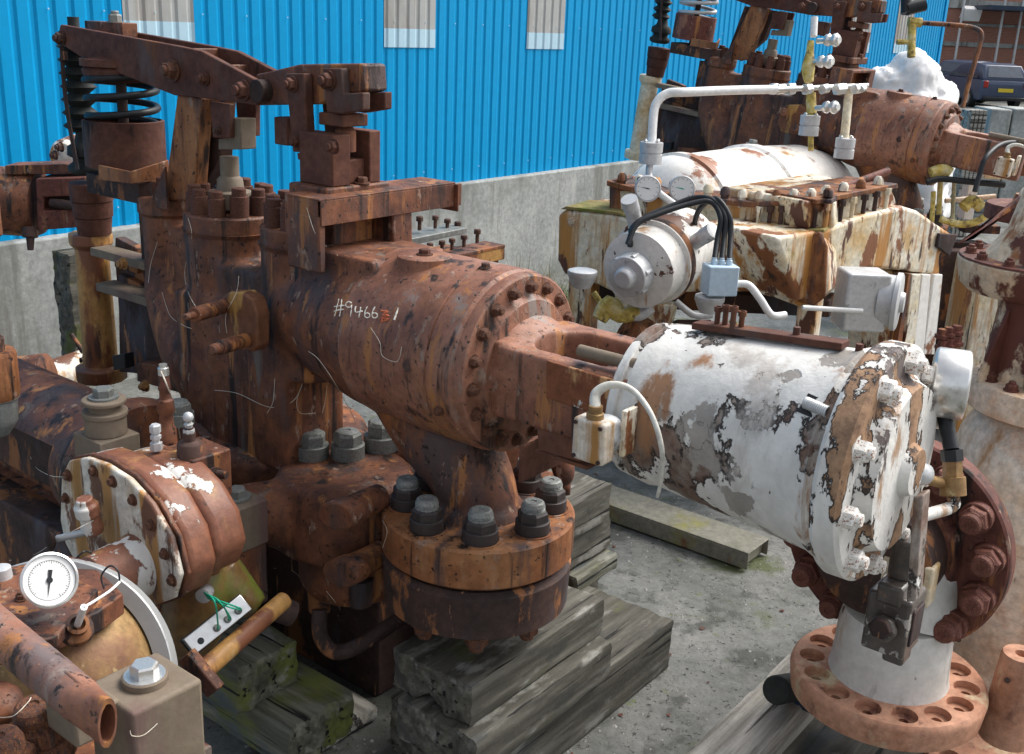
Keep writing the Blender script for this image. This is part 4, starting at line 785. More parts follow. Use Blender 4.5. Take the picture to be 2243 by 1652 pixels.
def timber(c, L_, Wd, H, yaw_vec, m, label, seed, notch=None, grp='weathered timbers under the machines', jag=.012):
    """c = centre of the underside"""
    o = roughbox(L_, Wd, H, m, seed, notch, jag); o.location = c; o.rotation_euler = (0, 0, math.atan2(yaw_vec.y, yaw_vec.x)); ORG[o.name] = c
    return tag(o, label, 'timber', grp)
def corner_timber(Bp, zt, la, lb, H, m, label, seed, along='v', notch=None, jag=.012):
    """Bp = pixel of the top corner nearest the camera (+u,-v corner); la = length along v, lb = length along -u"""
    P = Pz(Bp[0], Bp[1], zt); c = P + v * la / 2 - u * lb / 2; c.z = zt - H
    if along == 'v': return timber(c, la, lb, H, v, m, label, seed, notch, jag=jag)
    return timber(c, lb, la, H, u, m, label, seed, notch, jag=jag)
corner_timber((1030, 1508), .462, .66, .30, .128, 'timber_grey', 'rusty stained grey timber directly under the big bolted flange', 1, notch=lambda p: V((0, 0, .045 * max(0, 1 - abs(p.y + .0) / .06))) if (p.x < -.27 and p.z < .03) else None)
corner_timber((1042, 1625), .332, .68, .30, .130, 'timber_grey', 'bluish grey timber, second down below the big bolted flange', 2)
corner_timber((1085, 1652), .200, 1.0, .42, .198, 'timber_grey', 'thick lowest timber sticking out to the right below the big bolted flange', 3)
corner_timber((520, 1472), .36, .23, .60, .15, 'timber_moss', 'green mossy timber under the rusty gear housing, upper of the two', 4, along='u')
corner_timber((632, 1602), .215, .26, .95, .15, 'timber_moss', 'split mossy timber with a pale cut end, lower one at bottom left', 5, along='u', jag=.02)
corner_timber((640, 1660), .06, .36, .5, .05, 'timber_pale', 'thin pale boards under the split mossy timber', 6, along='u')
for i, (x, y, zt, H, lab) in enumerate(((1240, 1112, .56, .15, 'top timber of the stack behind the big bolted flange'), (1245, 1185, .40, .13, 'middle timber with a pale broken end behind the big bolted flange'), (1262, 1268, .26, .07, 'thin lower board of the stack behind the big bolted flange'), (1225, 1300, .18, .16, 'bottom timber of the stack behind the big bolted flange'))):
    corner_timber((x, y), zt, .30 - i * .01, .45, H, 'timber_grey' if i != 2 else 'timber_moss', lab, 10 + i, along='v')
P = Pz(1600, 1652, .16); c = P + v * .30 - u * .02; c.z = .0
timber(c, .9, .17, .16, v, 'timber_pale', 'splintered silvery timber at the bottom right leading under the counterbored flange', 21, jag=.03)
P = Pz(1900, 1690, .10); timber(V((P.x, P.y, 0)), 1.0, .9, .06, v, 'timber_grey', 'flat dark boards under the counterbored flange at bottom right', 22)
# ================================================================== GROUND THINGS
P = Pz(1640, 1212, .09); b = B(); c = P - u * 1.1 + v * .10
b.box(V((c.x, c.y, .085)), (2.2, .2, .008)); b.box(V((c.x, c.y, .045)) - v * .096, (2.2, .008, .072)); b.box(V((c.x, c.y, .045)) + v * .096, (2.2, .008, .072)); 
for i in range(5): b.box(V((c.x, c.y, .045)) + u * (1.07 - i * .5), (.008, .184, .072))
mat('mossy_steel', [(.16, .16, .12), (.22, .21, .17), (.13, .12, .10)], 3, [((.22, .21, .05), 3, (1, 1, 1), .5, .66), ((.20, .08, .04), 5, (1, 1, 1), .58, .7)], .7, .4)
b.m and tag(b.out('steel_channel', 'mossy_steel', bevel=.003), 'mossy rusty steel channel lying on the ground under the white cylinder', 'channel')
# U shaped pipe
b = B(); b.tube([At(700, 1335, 3.35), At(703, 1395, 3.35), At(735, 1428, 3.35), At(790, 1412, 3.35), At(880, 1352, 3.4), At(940, 1310, 3.5)], .024, 14)
tag(b.out('bent_tube', 'rust_dark', smooth=60), 'dark rusty tube bent up below the casing between the two timber stacks', 'tube')
# grit and moss on the ground
b = B(); rnd = random.Random(3)
for i in range(1500):
    d = rnd.uniform(2.6, 9); x = rnd.uniform(-.25, .42) * d * 1.1; p = V((x, d, 0)); r_ = rnd.uniform(.003, .009); k = []
    for a in range(5): k.append(b.m.verts.new(p + V((math.cos(a * 1.256 + i) * r_ * rnd.uniform(.7, 1.3), math.sin(a * 1.256 + i) * r_ * rnd.uniform(.7, 1.3), .0005))))
    t_ = b.m.verts.new(p + V((0, 0, r_ * .7)))
    for a in range(5): b.m.faces.new((k[a], k[(a + 1) % 5], t_))
mat('grit', [(.14, .14, .13), (.28, .27, .25), (.4, .39, .36)], 14, (), .8, 0)
kind(b.out('gravel', 'grit', org=V((0, 0, 0))), 'stuff')
b = B()
for i in range(160):
    d = rnd.uniform(2.8, 8); x = rnd.uniform(-.2, .40) * d; p = V((x, d, .002)); r_ = rnd.uniform(.004, .014); a0 = rnd.uniform(0, 6)
    q = [b.m.verts.new(p + V((math.cos(a0 + a * 1.6) * r_ * rnd.uniform(.5, 1.3), math.sin(a0 + a * 1.6) * r_ * rnd.uniform(.5, 1.3), rnd.uniform(0, .004)))) for a in range(4)]; b.m.faces.new(q)
kind(b.out('rust_flakes', 'rust_grey', org=V((0, 0, 0))), 'stuff')
def tuft(x, y, d, n, hgt, sp, m, label, seed):
    P = At(x, y, d); P.z = 0; rnd = random.Random(seed); b = B()
    for i in range(n):
        a, rr = rnd.uniform(0, 6.28), rnd.uniform(0, 1) ** .6 * sp; p = P + V((math.cos(a) * rr, math.sin(a) * rr, 0)); h_ = hgt * rnd.uniform(.4, 1.1)
        ln = V((rnd.uniform(-1, 1), rnd.uniform(-1, 1), 0)) * h_ * .4; s_ = V((math.cos(a + 1), math.sin(a + 1), 0)) * rnd.uniform(.003, .008)
        pr = None
        for k in range(4):
            f = k / 3; c_ = p + Z * h_ * f + ln * f * f; w_ = s_ * (1 - f * .9); cu = (b.m.verts.new(c_ - w_), b.m.verts.new(c_ + w_))
            if pr: b.m.faces.new((pr[0], pr[1], cu[1], cu[0]))
            pr = cu
    o = b.out('weed_clump', m, org=P); return tag(o, label, 'weeds', 'weeds growing at the foot of the wall')
tuft(1215, 620, 8.2, 500, .34, .22, 'leaf', 'green weeds at the wall foot beside the left leg of the tank machine', 1)
tuft(1180, 600, 8.6, 160, .40, .3, 'straw', 'dry straw stalks at the wall foot just behind the big barrel', 2)
tuft(1330, 690, 6.6, 420, .26, .20, 'leaf', 'green weeds under the motor drum of the tank machine', 3)
# ================================================================== BOLT BAR behind the barrel
bb_ = root('bolt_bar', 'ochre edged bar carrying two rows of upright bolts behind the barrel', 'bolt bar', W(.0, .95, 1.2))
f3, n3 = vplane(At(905, 590, 4.3), At(905, 590, 4.3) + v)
b = B(); b.prism([f3(x, y) for x, y in ((905, 583), (1106, 540), (1106, 568), (905, 618))], n3 * .11); b.out('bar', 'ochre', bb_, .004)
b = B(); b.prism([f3(x, y) - n3 * .002 for x, y in ((905, 578), (1106, 536), (1106, 543), (905, 586))], n3 * .115); b.out('top_plate', 'rust', bb_, .002)
b = B(); b.prism([f3(x, y) + n3 * .12 for x, y in ((890, 545), (1070, 508), (1070, 520), (890, 562))], n3 * .12); b.out('backing_plate', 'steel_nut', bb_, .003)
for i, (x, y) in enumerate(((938, 562), (962, 557), (988, 552), (1010, 546), (1036, 539), (1065, 530), (925, 520), (956, 515), (990, 512), (1024, 508), (1050, 513), (1072, 520))):
    P = f3(x, y) + n3 * (.05 if i < 6 else .18); nut(bb_, P - Z * .012, Z, .0145, 'bolt', 'rust_dark')
b = B(); b.prism([f3(x, y) + n3 * .02 for x, y in ((905, 600), (1100, 560), (1090, 900), (905, 900))], n3 * .3); b.out('base', 'rust_dark', bb_)
# rusty hooked scrap below the yoke
b = B(); b.tube([At(1150, 990, 3.35), At(1190, 985, 3.3), At(1225, 1000, 3.3), At(1235, 1040, 3.3), At(1225, 1060, 3.3)], [.03, .035, .04, .035, .02], 14); b.tube([At(1160, 1060, 3.4), At(1250, 1060, 3.4)], .04, 12, 0); b.tube([At(1130, 960, 3.4), At(1220, 975, 3.4)], .03, 12, 0)
tag(b.out('scrap_casting', 'rust', remesh=.008), 'hooked rusty scrap casting lying on the timbers below the yoke', 'scrap')
b = B(); b.prism([Pz(x, y, .62) for x, y in ((1250, 1002), (1380, 1040), (1390, 1010), (1270, 975))], Z * -.05)
# ================================================================== GEAR HOUSING at the left
gh = root('gear_housing', 'flaky white and rust gear housing with a round streaked cover facing left', 'gear housing', Pz(300, 1350, .3))
dG = 2.72; fG, nG = vplane(At(262, 1165, dG), At(262, 1165, dG) + u)
def G(x, y, k=0): return fG(x, y) + nG * k
cov = [(150, 1010), (134, 1040), (131, 1140), (142, 1190), (172, 1248), (200, 1290), (262, 1322), (330, 1330), (378, 1312), (392, 1262), (372, 1180), (330, 1105), (280, 1050), (230, 1018), (186, 1003)]
b = B(); b.prism([G(x, y) for x, y in cov], nG * .018); b.out('cover', 'gear_cover', gh, .006, seg=3)
cx_, cy_ = 262, 1165
b = B(); b.prism([G(cx_ + (x - cx_) * 1.03, cy_ + (y - cy_) * 1.03, .02) for x, y in cov], nG * .012); b.out('cover_flange', 'rust', gh, .003)
b = B(); b.prism([G(x, y, .032) for x, y in cov], nG * .085); b.out('housing', 'gear_white', gh, .02, seg=4)
for x, y in ((146, 1036), (141, 1088), (205, 1026), (248, 1050), (294, 1092), (335, 1150), (366, 1215), (384, 1275), (172, 1235)):
    nut(gh, G(cx_ + (x - cx_) * .96, cy_ + (y - cy_) * .96, -.001), -nG, .011, 'hex', 'rust')
b = B(); b.prism([G(cx_ + (x - cx_) * .9 + 12, cy_ + (y - cy_) * .88 - 4, .11) for x, y in cov], nG * .10); b.out('rear_housing', 'gear_white', gh, .02, seg=3)
b = B(); q = G(300, 1238); b.lathe(q + nG * .01, -nG, [(0, .085), (.02, .078), (.10, .07), (.13, .064), (.14, .05), (.14, 0)], 40); b.out('shaft_boss', 'gear_white', gh, smooth=40)
b = B(); q = G(244, 1128); b.lathe(q - Z * .03 - nG * .05, (Z - nG * .2).normalized(), [(0, .024), (.02, .028), (.03, .024), (.05, .024), (.052, .03), (.08, .03), (.085, .022), (.10, .02), (.10, 0)], 16); b.out('filler_plug', 'gear_white', gh, .003)
b = B(); b.ball(G(226, 1098, -.06), .013); b.tube([G(235, 1150, -.05), G(205, 1152, -.10)], .009, 10, 0); b.out('ball_joint', 'galv', gh)
b = B(); b.lathe(G(205, 1152, -.11), -nG, [(0, .02), (.01, .028), (.015, .02), (.016, 0)], 20, sx=.6); b.out('lead_seal', 'rust_dark', gh)
# top block with fittings
Bt = At(433, 1032, 2.86)
b = B(); b.box(Bt, (.13, .12, .13)); b.out('valve_block', 'rust', gh, .005)
b = B(); b.cyl(Bt + u * .064 + v * .0, Bt + u * .07 + v * .0, .03, n=20); b.cyl(Bt + u * .07 + v * .01 + Z * .01, Bt + u * .095 + v * .02 + Z * .01, .011, n=10); b.out('port', 'rust_dark', gh)
b = B(); b.prism([Pz(x, y, .70) for x, y in ((205, 990), (300, 915), (470, 945), (505, 985), (400, 1010))], Z * -.06); b.out('top_plate', 'rust', gh, .005)
q = At(417, 1000, 2.80); b = B(); b.lathe(q - Z * .01, Z, [(0, .034), (.045, .032), (.05, .028), (.055, .016), (.075, .016), (.078, .012), (.09, .012)], 24); b.out('grease_cup', 'rust_dark', gh)
b = B(); b.lathe(q + Z * .055, Z, [(0, .015), (.02, .015), (.022, .010), (.03, .010), (.034, .013), (.04, .006)], 6); b.ball(q + Z * .108, .0135, n=16); b.out('grease_nipple', 'galv', gh)
q = At(343, 985, 2.8); b = B(); b.lathe(q, Z, [(0, .016), (.02, .016), (.021, .010), (.028, .010), (.03, .014), (.04, .014), (.041, .010), (.046, .010), (.048, .0145), (.066, .0145), (.07, .01), (.07, 0)], 6); b.out('pipe_union', 'galv', gh)
q = At(368, 975, 2.95); b = B(); b.lathe(q, Z, [(0, .026), (.05, .024), (.055, .019), (.09, .018), (.10, .024), (.13, .022), (.135, .015), (.155, .014), (.16, .017), (.17, .016), (.2, .014)], 20); b.out('thermo_well', 'rust', gh, smooth=50)
b = B(); b.lathe(q + Z * .2, Z, [(0, .0145), (.02, .0145), (.022, .011), (.03, .011), (.03, 0)], 20); b.out('chrome_cap', 'silver', gh)
q = At(392, 905, 3.15); nut(gh, q - Z * .03, Z, .038, 'bigstud', 'steel_nut')
b = B(); b.prism([Pz(x, y, .74) for x, y in ((430, 935), (478, 910), (525, 940), (475, 968))], Z * -.02); b.out('square_plate', 'rust', gh, .002)
nut(gh, Pz(462, 910, .745), Z, .008, 'dome', 'rust_dark'); nut(gh, Pz(508, 930, .745), Z, .008, 'dome', 'rust_dark')
# lower flange and drain body
b = B(); b.lathe(At(425, 1215, 2.82), Z, [(-.05, .05), (-.03, .085), (.03, .085), (.035, .06), (.06, .05)], 8, .3); b.out('foot_flange', 'ochre', gh, .006)
for px in ((413, 1175), (440, 1165)): nut(gh, At(px[0], px[1], 2.79), Z, .012, 'dome', 'ochre')
mat('slimy_rust', [(.11, .055, .025), (.20, .12, .04), (.16, .07, .03)], 6, [((.17, .20, .035), 6, (1, 1, .6), .5, .66), ((.06, .03, .02), 9, (1, 1, .5), .6, .7)], .35, .4, spec=.6)
b = B(); b.tube([At(440, 1230, 2.86), At(430, 1290, 2.86), At(420, 1380, 2.88), At(400, 1430, 2.9)], [.075, .085, .08, .05], 24); b.tube([At(470, 1260, 2.9), At(560, 1330, 2.95)], [.08, .04], 20, 0); b.out('drain_body', 'slimy_rust', gh, remesh=.008)
q = At(440, 1300, 2.76); b = B(); b.lathe(q + v * .02, (-v + u * .6), [(0, .018), (.02, .02), (.03, .02), (.032, .014), (.032, 0)], 16); b.out('wire_gland', 'galv', gh)
# terminal strip with green wires
La, Lb = At(420, 1413, 2.70), At(530, 1325, 2.78); lx = (Lb - La).normalized(); ly = lx.cross(FW * -1).normalized(); ln_ = lx.cross(ly).normalized()
if ln_.dot(FW) > 0: ln_ = -ln_
ts = root('terminal_strip', 'silver terminal strip with green wires beside the mossy timber', 'terminal strip', (La + Lb) / 2)
mid = (La + Lb) / 2; LL = (Lb - La).length + .02
b = B(); b.box(mid, (LL, .048, .03), (lx, ly, ln_)); b.out('strip', 'silver', ts, .002)
b = B(); b.box(mid - ln_ * .016, (LL + .006, .054, .008), (lx, ly, ln_)); b.out('base', 'black', ts, .001)
scr = []
for f in (-.33, -.05, .14, .33):
    q = mid + lx * LL * f + ly * (.006 if ly.z > 0 else -.006) * -1; b = B(); b.lathe(q + ln_ * .0145, ln_, [(0, .0095), (.005, .0095), (.007, .007), (.007, 0)] if f > -.3 else [(0, .0085), (.0008, .0085), (.0008, 0)], 20); b.out('screw', 'steel_nut' if f > -.3 else 'black', ts); scr.append(q + ln_ * .02)
for i, sc_ in enumerate((scr[1], scr[2], scr[2], scr[3], scr[3])):
    s_ = At(447 + i * 2, 1298 + i * 3, 2.72); mid_ = At(470 + i * 8, 1318 + i * 3 - (i % 2) * 6, 2.66)
    b = B(); b.tube([s_, mid_, sc_ + ln_ * .014 + lx * (i % 2) * .004, sc_], .0022, 8); b.out('green_wire', 'green_wire', ts, smooth=60)
# ochre spigot with its square head
a_, q_ = At(447, 1468, 2.66), At(622, 1315, 2.95); dr = (q_ - a_).normalized()
sg = root('flanged_spigot', 'short ochre painted pipe with a square rusty head resting on the mossy timber', 'pipe', a_)
b = B(); b.cyl(a_, q_, .026, .024, n=28); b.out('pipe', 'ochre', sg)
fx = dr.cross(FW).normalized(); b = B(); b.box(a_ - dr * .012, (.03, .115, .05), (dr, fx, dr.cross(fx))); b.out('head', 'rust', sg, .004)
b = B(); b.tube([At(600, 1330, 2.97), At(640, 1345, 3.0)], .035, 16, 0); b.out('collar', 'rust_dark', sg)
# ================================================================== LEFT BACKGROUND PIECES
lp = root('dark_yoke_pipe', 'dark rusty open pipe with broad flange rim behind the gear housing', 'machine', W(-2.2, -.35, 0))
Fc = At(300, 1040, 3.25)
b = B(); b.lathe(Fc, -u, [(-.03, .1), (-.03, .22), (0, .23), (.035, .23), (.04, .225), (.04, .19), (.06, .185), (1.2, .185), (1.2, 0)], 64)
c1 = B().box(Fc - u * .62 - v * .22 + Z * -.03, (.9, .30, .24)); c2 = B().box(Fc - u * .62 - v * .2 + Z * .15, (.001, .001, .001))
b.out('pipe', 'rust', lp, cut=[c1])
b = B(); b.box(Fc - u * .62 + Z * -.02, (1.1, .18, .20)); b.out('inner_slide', 'rust_dark', lp, .006)
b = B(); b.box(Fc - u * .5 - Z * .36, (1.1, .3, .3)); b.out('pedestal', 'rust_dark', lp, .01)
for a in (2.3, 2.8, 3.3): nut(lp, Fc - u * .04 + frame(-u)[0] * .207 * math.cos(a) + frame(-u)[1] * .207 * math.sin(a), -u, .011, 'hex', 'rust_dark')
fs = root('flange_stack', 'cut off grey and rusty flange column with a nut on top at the left edge', 'flange', At(-2, 950, 2.95))
q = At(-4, 950, 2.95); b = B(); b.lathe(q, Z, [(0, .03), (.03, .05), (.04, .055), (.10, .058), (.105, .064)], 48); b.out('lower_body', 'steel_nut', fs)
b = B(); b.lathe(q + Z * .105, Z, [(0, .062), (.01, .067), (.12, .067), (.13, .062), (.13, .03)], 48); b.out('upper_flange', 'rust_orange', fs)
nut(fs, q + Z * .235, Z, .036, 'bigstud', 'rust_dark')
# far left machine
lm = root('valve_yoke', 'rusty barrel with square yoke at the left edge before the blue cladding', 'machine', At(60, 560, 5.3))
b = B(); b.lathe(At(-150, 425, 5.6), u, [(0, .17), (.5, .17), (.52, .16), (.70, .16), (.71, .13)], 48)
ad = (At(90, 443, 5.3) - At(-60, 434, 5.3)); b = B(); b.lathe(At(-60, 436, 5.3), ad, [(0, .165), (ad.length * .9, .165), (ad.length, .15), (ad.length, 0)], 48); b.out('barrel', 'rust', lm)
f5, n5 = vplane(At(60, 440, 5.15), At(205, 445, 5.15))
b = B(); b.prism([f5(x, y) for x, y in ((78, 392), (200, 388), (202, 428), (95, 432), (95, 462), (202, 458), (202, 496), (82, 505))], n5 * .22); b.out('yoke', 'red_rust', lm, .006)
b = B(); b.prism([f5(x, y) + n5 * .06 for x, y in ((95, 425), (202, 420), (202, 470), (95, 470))], n5 * .1); b.cyl(f5(110, 445) + n5 * .02, f5(168, 450) - n5 * .02, .022, n=12); b.out('inner_slide', 'rust_dark', lm)
b = B(); b.prism([f5(x, y) + n5 * .05 for x, y in ((0, 366), (130, 362), (190, 372), (190, 384), (0, 386))], n5 * .14); b.out('top_plate', 'rust', lm, .003)
b = B(); b.tube([At(66, 500, 5.2), At(67, 548, 5.2)], [.024, .014], 10, 0); b.tube([At(66, 498, 5.2), At(66, 520, 5.2)], .035, 10, 0); b.out('drain_plug', 'rust_dark', lm)
b = B(); b.lathe(At(-25, 470, 4.9), Z, [(-.1, .04), (-.09, .05), (.16, .05), (.2, .04)], 32); b.out('side_column', 'ochre_rust', lm)
b = B(); P0 = At(60, 560, 5.5); b.box(V((P0.x - .5, P0.y, .42)), (.5, .3, .84)); b.out('stand', 'rust_dark', lm, .01)
sm_ = root('small_motor', 'small round brown and cream motor on top of the far left yoke', 'motor', At(160, 362, 5.6))
b = B(); b.lathe(At(135, 345, 5.5), (At(205, 322, 5.8) - At(135, 345, 5.5)), [(0, .03), (.01, .07), (.04, .085), (.15, .09), (.3, .09)], 32); b.out('casing', 'gear_cover', sm_)
b = B(); b.cyl(At(115, 362, 5.4), At(200, 356, 5.4), .012, n=10); b.out('rod', 'galv', sm_)
for x, y in ((122, 340), (135, 322)): nut(sm_, At(x, y, 5.42), -v, .02, 'dome', 'rust_dark')
b = B(); a_, q_ = At(60, 850, 4.7), At(235, 790, 5.0); b.cyl(a_, q_, .085, n=40); o = tag(b.out('white_pipe', 'gear_cover', bevel=.004), 'cream and rust pipe lying on the ground behind the ochre post', 'pipe')
b = B(); a_, q_ = At(40, 835, 4.4), At(100, 828, 4.4); b.lathe(a_, (q_ - a_), [(0, .10), (.12, .10), (.13, .08)], 40); tag(b.out('rusty_drum', 'rust'), 'rusty round drum end behind the flange column at the left edge', 'drum')
b = B(); b.cyl(At(156, 732, 4.6), At(182, 772, 4.6), .010, n=10); b.cyl(At(180, 790, 4.55), At(196, 768, 4.6), .010, n=10); b.lathe(At(181, 790, 4.55), -v, [(-.008, .014), (.008, .014), (.008, .007), (-.008, .007)], 14); tag(b.out('lever_rod', 'rust_dark'), 'thin dark rod leaning beside the cream pipe in front of the wall', 'rod')
P = At(184, 780, 5.3); timber(V((P.x, P.y, P.z - .1)), .16, .14, .62, v, 'timber_grey', 'dark upright timber standing behind the ochre post', 31)
# ================================================================== FOREGROUND MACHINE, lower left
fm = root('gauge_machine', 'rusty machine corner with round dial gauge and grey ring at bottom left', 'machine', Pz(120, 1640, .5))
# body dome lying along v with the grey ring behind it
Dc = At(100, 1505, 2.42); nR = V((0, -.85, .40)).normalized()
b = B(); b.lathe(Dc - nR * .04, nR, [(0, .242), (.02, .240), (.08, .225), (.13, .19), (.17, .15), (.20, .10), (.22, 0)], 72); b.out('dome', 'brass', fm, smooth=40)
b = B(); b.lathe(Dc - nR * .05, nR, [(0, .279), (.003, .281), (.040, .281), (.043, .278), (.043, .243), (0, .243)], 110, loop=True); b.out('grey_ring', 'alu', fm, smooth=30)
# flat top plate
b = B(); zt = 1.04
pts = [Pz(x, y, zt) for x, y in ((-30, 1250), (90, 1228), (215, 1290), (120, 1395), (60, 1410), (-40, 1440))]
b.prism(pts, Z * -.03); b.out('top_plate', 'rust', fm, .004)
b = B(); b.prism([Pz(x, y, .985) for x, y in ((140, 1215), (190, 1225), (270, 1300), (215, 1340), (120, 1380))], Z * -.05); b.out('side_plate', 'rust', fm, .004)
nut(fm, Pz(47, 1312, zt + .001), Z, .011, 'dome', 'rust')
# gauge
P = At(106, 1272, 2.12); fa = ((CAM - P).normalized() + V((.28, 0, .12))).normalized(); Xg = (RT - fa * RT.dot(fa)).normalized(); Yg = fa.cross(Xg)
b = B(); b.lathe(P, fa, [(-.03, .035), (-.028, .048), (.004, .053), (.012, .054), (.014, .050), (.007, .0485), (.007, 0)], 56); b.out('gauge_case', 'silver', fm, smooth=40)
b = B(); b.lathe(P, fa, [(.0072, .048), (.0085, .048), (.0085, 0)], 56); b.out('gauge_dial', 'dial', fm)
b = B()
for k in range(41):
    an = math.radians(230 - 7.0 * k); dr = Xg * math.cos(an) + Yg * math.sin(an); L_ = .006 if k % 5 == 0 else .003; b.box(P + fa * .0088 + dr * (.038 - L_ / 2), (L_, .0007, .0005), (dr, fa.cross(dr), fa))
b.lathe(P + fa * .0086, fa, [(0, .0385), (.0004, .0385), (.0004, .0380), (0, .0380)], 48, loop=True)
b.out('gauge_scale', 'black', fm)
b = B(); an = math.radians(-88); dr = Xg * math.cos(an) + Yg * math.sin(an); sd_ = fa.cross(dr)
b.prism([P + fa * .010 + sd_ * .0022 - dr * .002, P + fa * .010 + dr * .034, P + fa * .010 - sd_ * .0022 - dr * .002], fa * .0006); b.prism([P + fa * .010 + sd_ * .004 - dr * .020, P + fa * .010 + sd_ * .0028 - dr * .0, P + fa * .010 - sd_ * .0028, P + fa * .010 - sd_ * .004 - dr * .020], fa * .0006); b.lathe(P + fa * .010, fa, [(0, .006), (.0015, .006), (.0015, 0)], 16)
b.out('gauge_needle', 'black', fm)
b = B(); b.tube([P - fa * .02, P - fa * .06 - Z * .03], .014, 10, 0); b.out('gauge_stem', 'brass', fm)
# boss with thermometer rod
q = At(170, 1368, 2.15); b = B(); ax_ = (q - Dc); ax_ = (ax_ + V((.0, -.05, .1))).normalized(); b.lathe(q - ax_ * .03, ax_, [(0, .034), (.012, .032), (.02, .021), (.034, .022), (.036, .015), (.02, .014), (.02, 0)], 28); b.out('rod_boss', 'rust_dark', fm)
b = B(); b.cyl(q, At(184, 1330, 2.10), .007, n=12); b.out('thermo_rod', 'paint_white', fm)
b = B(); b.tube([At(184, 1330, 2.10), At(205, 1318, 2.12), At(240, 1295, 2.15), At(262, 1275, 2.18)], .0028, 8); b.out('lead_wire', 'paint_white', fm)
b = B(); b.tube([At(168, 1222, 2.2), At(185, 1208, 2.2), At(200, 1212, 2.25)], .002, 6); b.tube([At(228, 1290, 2.2), At(222, 1262, 2.2), At(240, 1240, 2.2), At(258, 1250, 2.2), At(262, 1272, 2.2)], .002, 6); b.out('thin_wire', 'black', fm)
# corner block with bright hex bolt
Kc = At(325, 1590, 2.05)
tpc = Pz(318, 1492, 1.0)
b = B(); b.box(V((tpc.x, tpc.y, .90)) + v * .0, (.145, .15, .20)); b.out('corner_block', 'brown_grey', fm, .008, seg=3)
b = B(); b.box(V((tpc.x, tpc.y, .975)) - v * .11 - u * .03, (.10, .09, .06)); b.out('block_arm', 'brown_grey', fm, .006)
b = B(); b.lathe(V((tpc.x, tpc.y, 1.0005)), Z, [(0, .042), (.012, .042), (.014, .040), (.014, 0)], 40); b.out('washer', 'brown_grey', fm)
nut(fm, V((tpc.x, tpc.y, 1.010)), Z, .027, 'hex', 'silver')
b = B(); b.box(V((tpc.x, tpc.y, .80)) + v * .02, (.10, .14, .02)); b.out('plate_edge', 'galv', fm)
b = B(); b.box(V((tpc.x, tpc.y, .6)) + v * .02 - u * .1, (.25, .2, .4)); b.out('base', 'rust', fm)
# big rusty nuts
for x, y, d, r_ in ((95, 1600, 2.02, .048), (22, 1672, 1.95, .052), (130, 1505, 2.2, .04)):
    nut(fm, At(x, y, d) - Z * .05, (Z - v * .12).normalized(), r_, 'stud', 'rust_orange' if False else 'rust')
b = B(); b.ball(At(-15, 1545, 2.05), .055, (1, 1, .7)); b.out('round_knob', 'rust', fm)
# rough flattened pipe
b = B(); a_, q_ = At(-60, 1335, 2.02), At(236, 1585, 1.80); dr = (q_ - a_).normalized(); xx = dr.cross(Z).normalized(); zz = xx.cross(dr)
n_ = 40; rings = []; K = 60
for i in range(K + 1):
    f = i / K; c_ = a_.lerp(q_, f); fl_ = max(0, (f - .8) / .2); rr = []
    for k in range(n_):
        an = 2 * math.pi * k / n_; jj = 1 + .035 * noise.noise(V((f * 60, math.cos(an) * 3, math.sin(an) * 3))) + .02 * noise.noise(V((f * 140, math.cos(an) * 7, math.sin(an) * 7)))
        rr.append(b.m.verts.new(c_ + (xx * math.cos(an) * (.037 - .019 * fl_) + zz * math.sin(an) * (.037 + .014 * fl_)) * jj))
    rings.append(rr)
inn = []
for i, rr in enumerate((rings[-1], rings[-1])):
    c_ = q_ - dr * (.0 if i == 0 else .12); inn.append([b.m.verts.new(c_ + (p.co - q_) * .78) for p in rr])
for A_, B_ in list(zip(rings, rings[1:])) + [(rings[-1], inn[0]), (inn[0], inn[1])]:
    for k in range(n_): j = (k + 1) % n_; b.m.faces.new((A_[k], A_[j], B_[j], B_[k]))
b.m.faces.new(inn[1]); b.m.faces.new(rings[0][::-1])
tag(b.out('cut_pipe', 'rust_barrel', smooth=60), 'rough rusty pipe with a flattened open end crossing the bottom left corner', 'pipe')
b = B(); q = At(4, 1262, 2.3); b.lathe(q - Z * .04, Z, [(0, .02), (.02, .022), (.022, .017), (.03, .017), (.032, .022), (.06, .02), (.062, .012)], 20); b.out('side_fitting', 'galv', fm)
b = B(); b.box(At(40, 1560, 2.3) - Z * .12, (.5, .4, .2)); b.out('lower_body', 'rust', fm, .01)
# ================================================================== RIGHT HAND MACHINES
mat('peach_body', [(.50, .30, .18), (.66, .52, .38), (.74, .68, .58), (.52, .27, .13)], 3, [((.72, .70, .64), 3, (1, 1, .5), .53, .64), ((.40, .19, .05), 4, (1, 1, .22), .56, .66), ((.20, .08, .05), 12, (1, 1, .3), .64, .70)], .5, .35, 60)
pv = root('peach_valve', 'tall cream and rust red flanged valve filling the right edge', 'machine', Pz(2230, 1500, 0))
def vd(x, y, d, prof, m, nm, n=64, ph=0): 
    b = B(); b.lathe(At(x, y, d), Z, prof, n, ph); return b.out(nm, m, pv, smooth=35)
vd(2262, 455, 4.3, [(-.05, .17), (-.045, .175), (.0, .175), (.01, .17), (.01, .08), (.05, .07)], 'red_rust', 'upper_flange')
vd(2262, 640, 3.62, [(0, .20), (.0, .215), (.02, .235), (.09, .25), (.10, .25), (.104, .245), (.105, .0)], 'cream_rust', 'box_flange')
b = B(); b.lathe(At(2262, 640, 3.62) + Z * .1052, Z, [(0, .248), (.006, .246), (.006, 0)], 64); b.out('flange_face', 'red_rust', pv)
b = B(); b.lathe(At(2262, 640, 3.62) + Z * .11, Z, [(0, .17), (.02, .16), (.10, .11), (.22, .085), (.30, .08)], 40); b.out('upper_cone', 'cream_rust', pv)
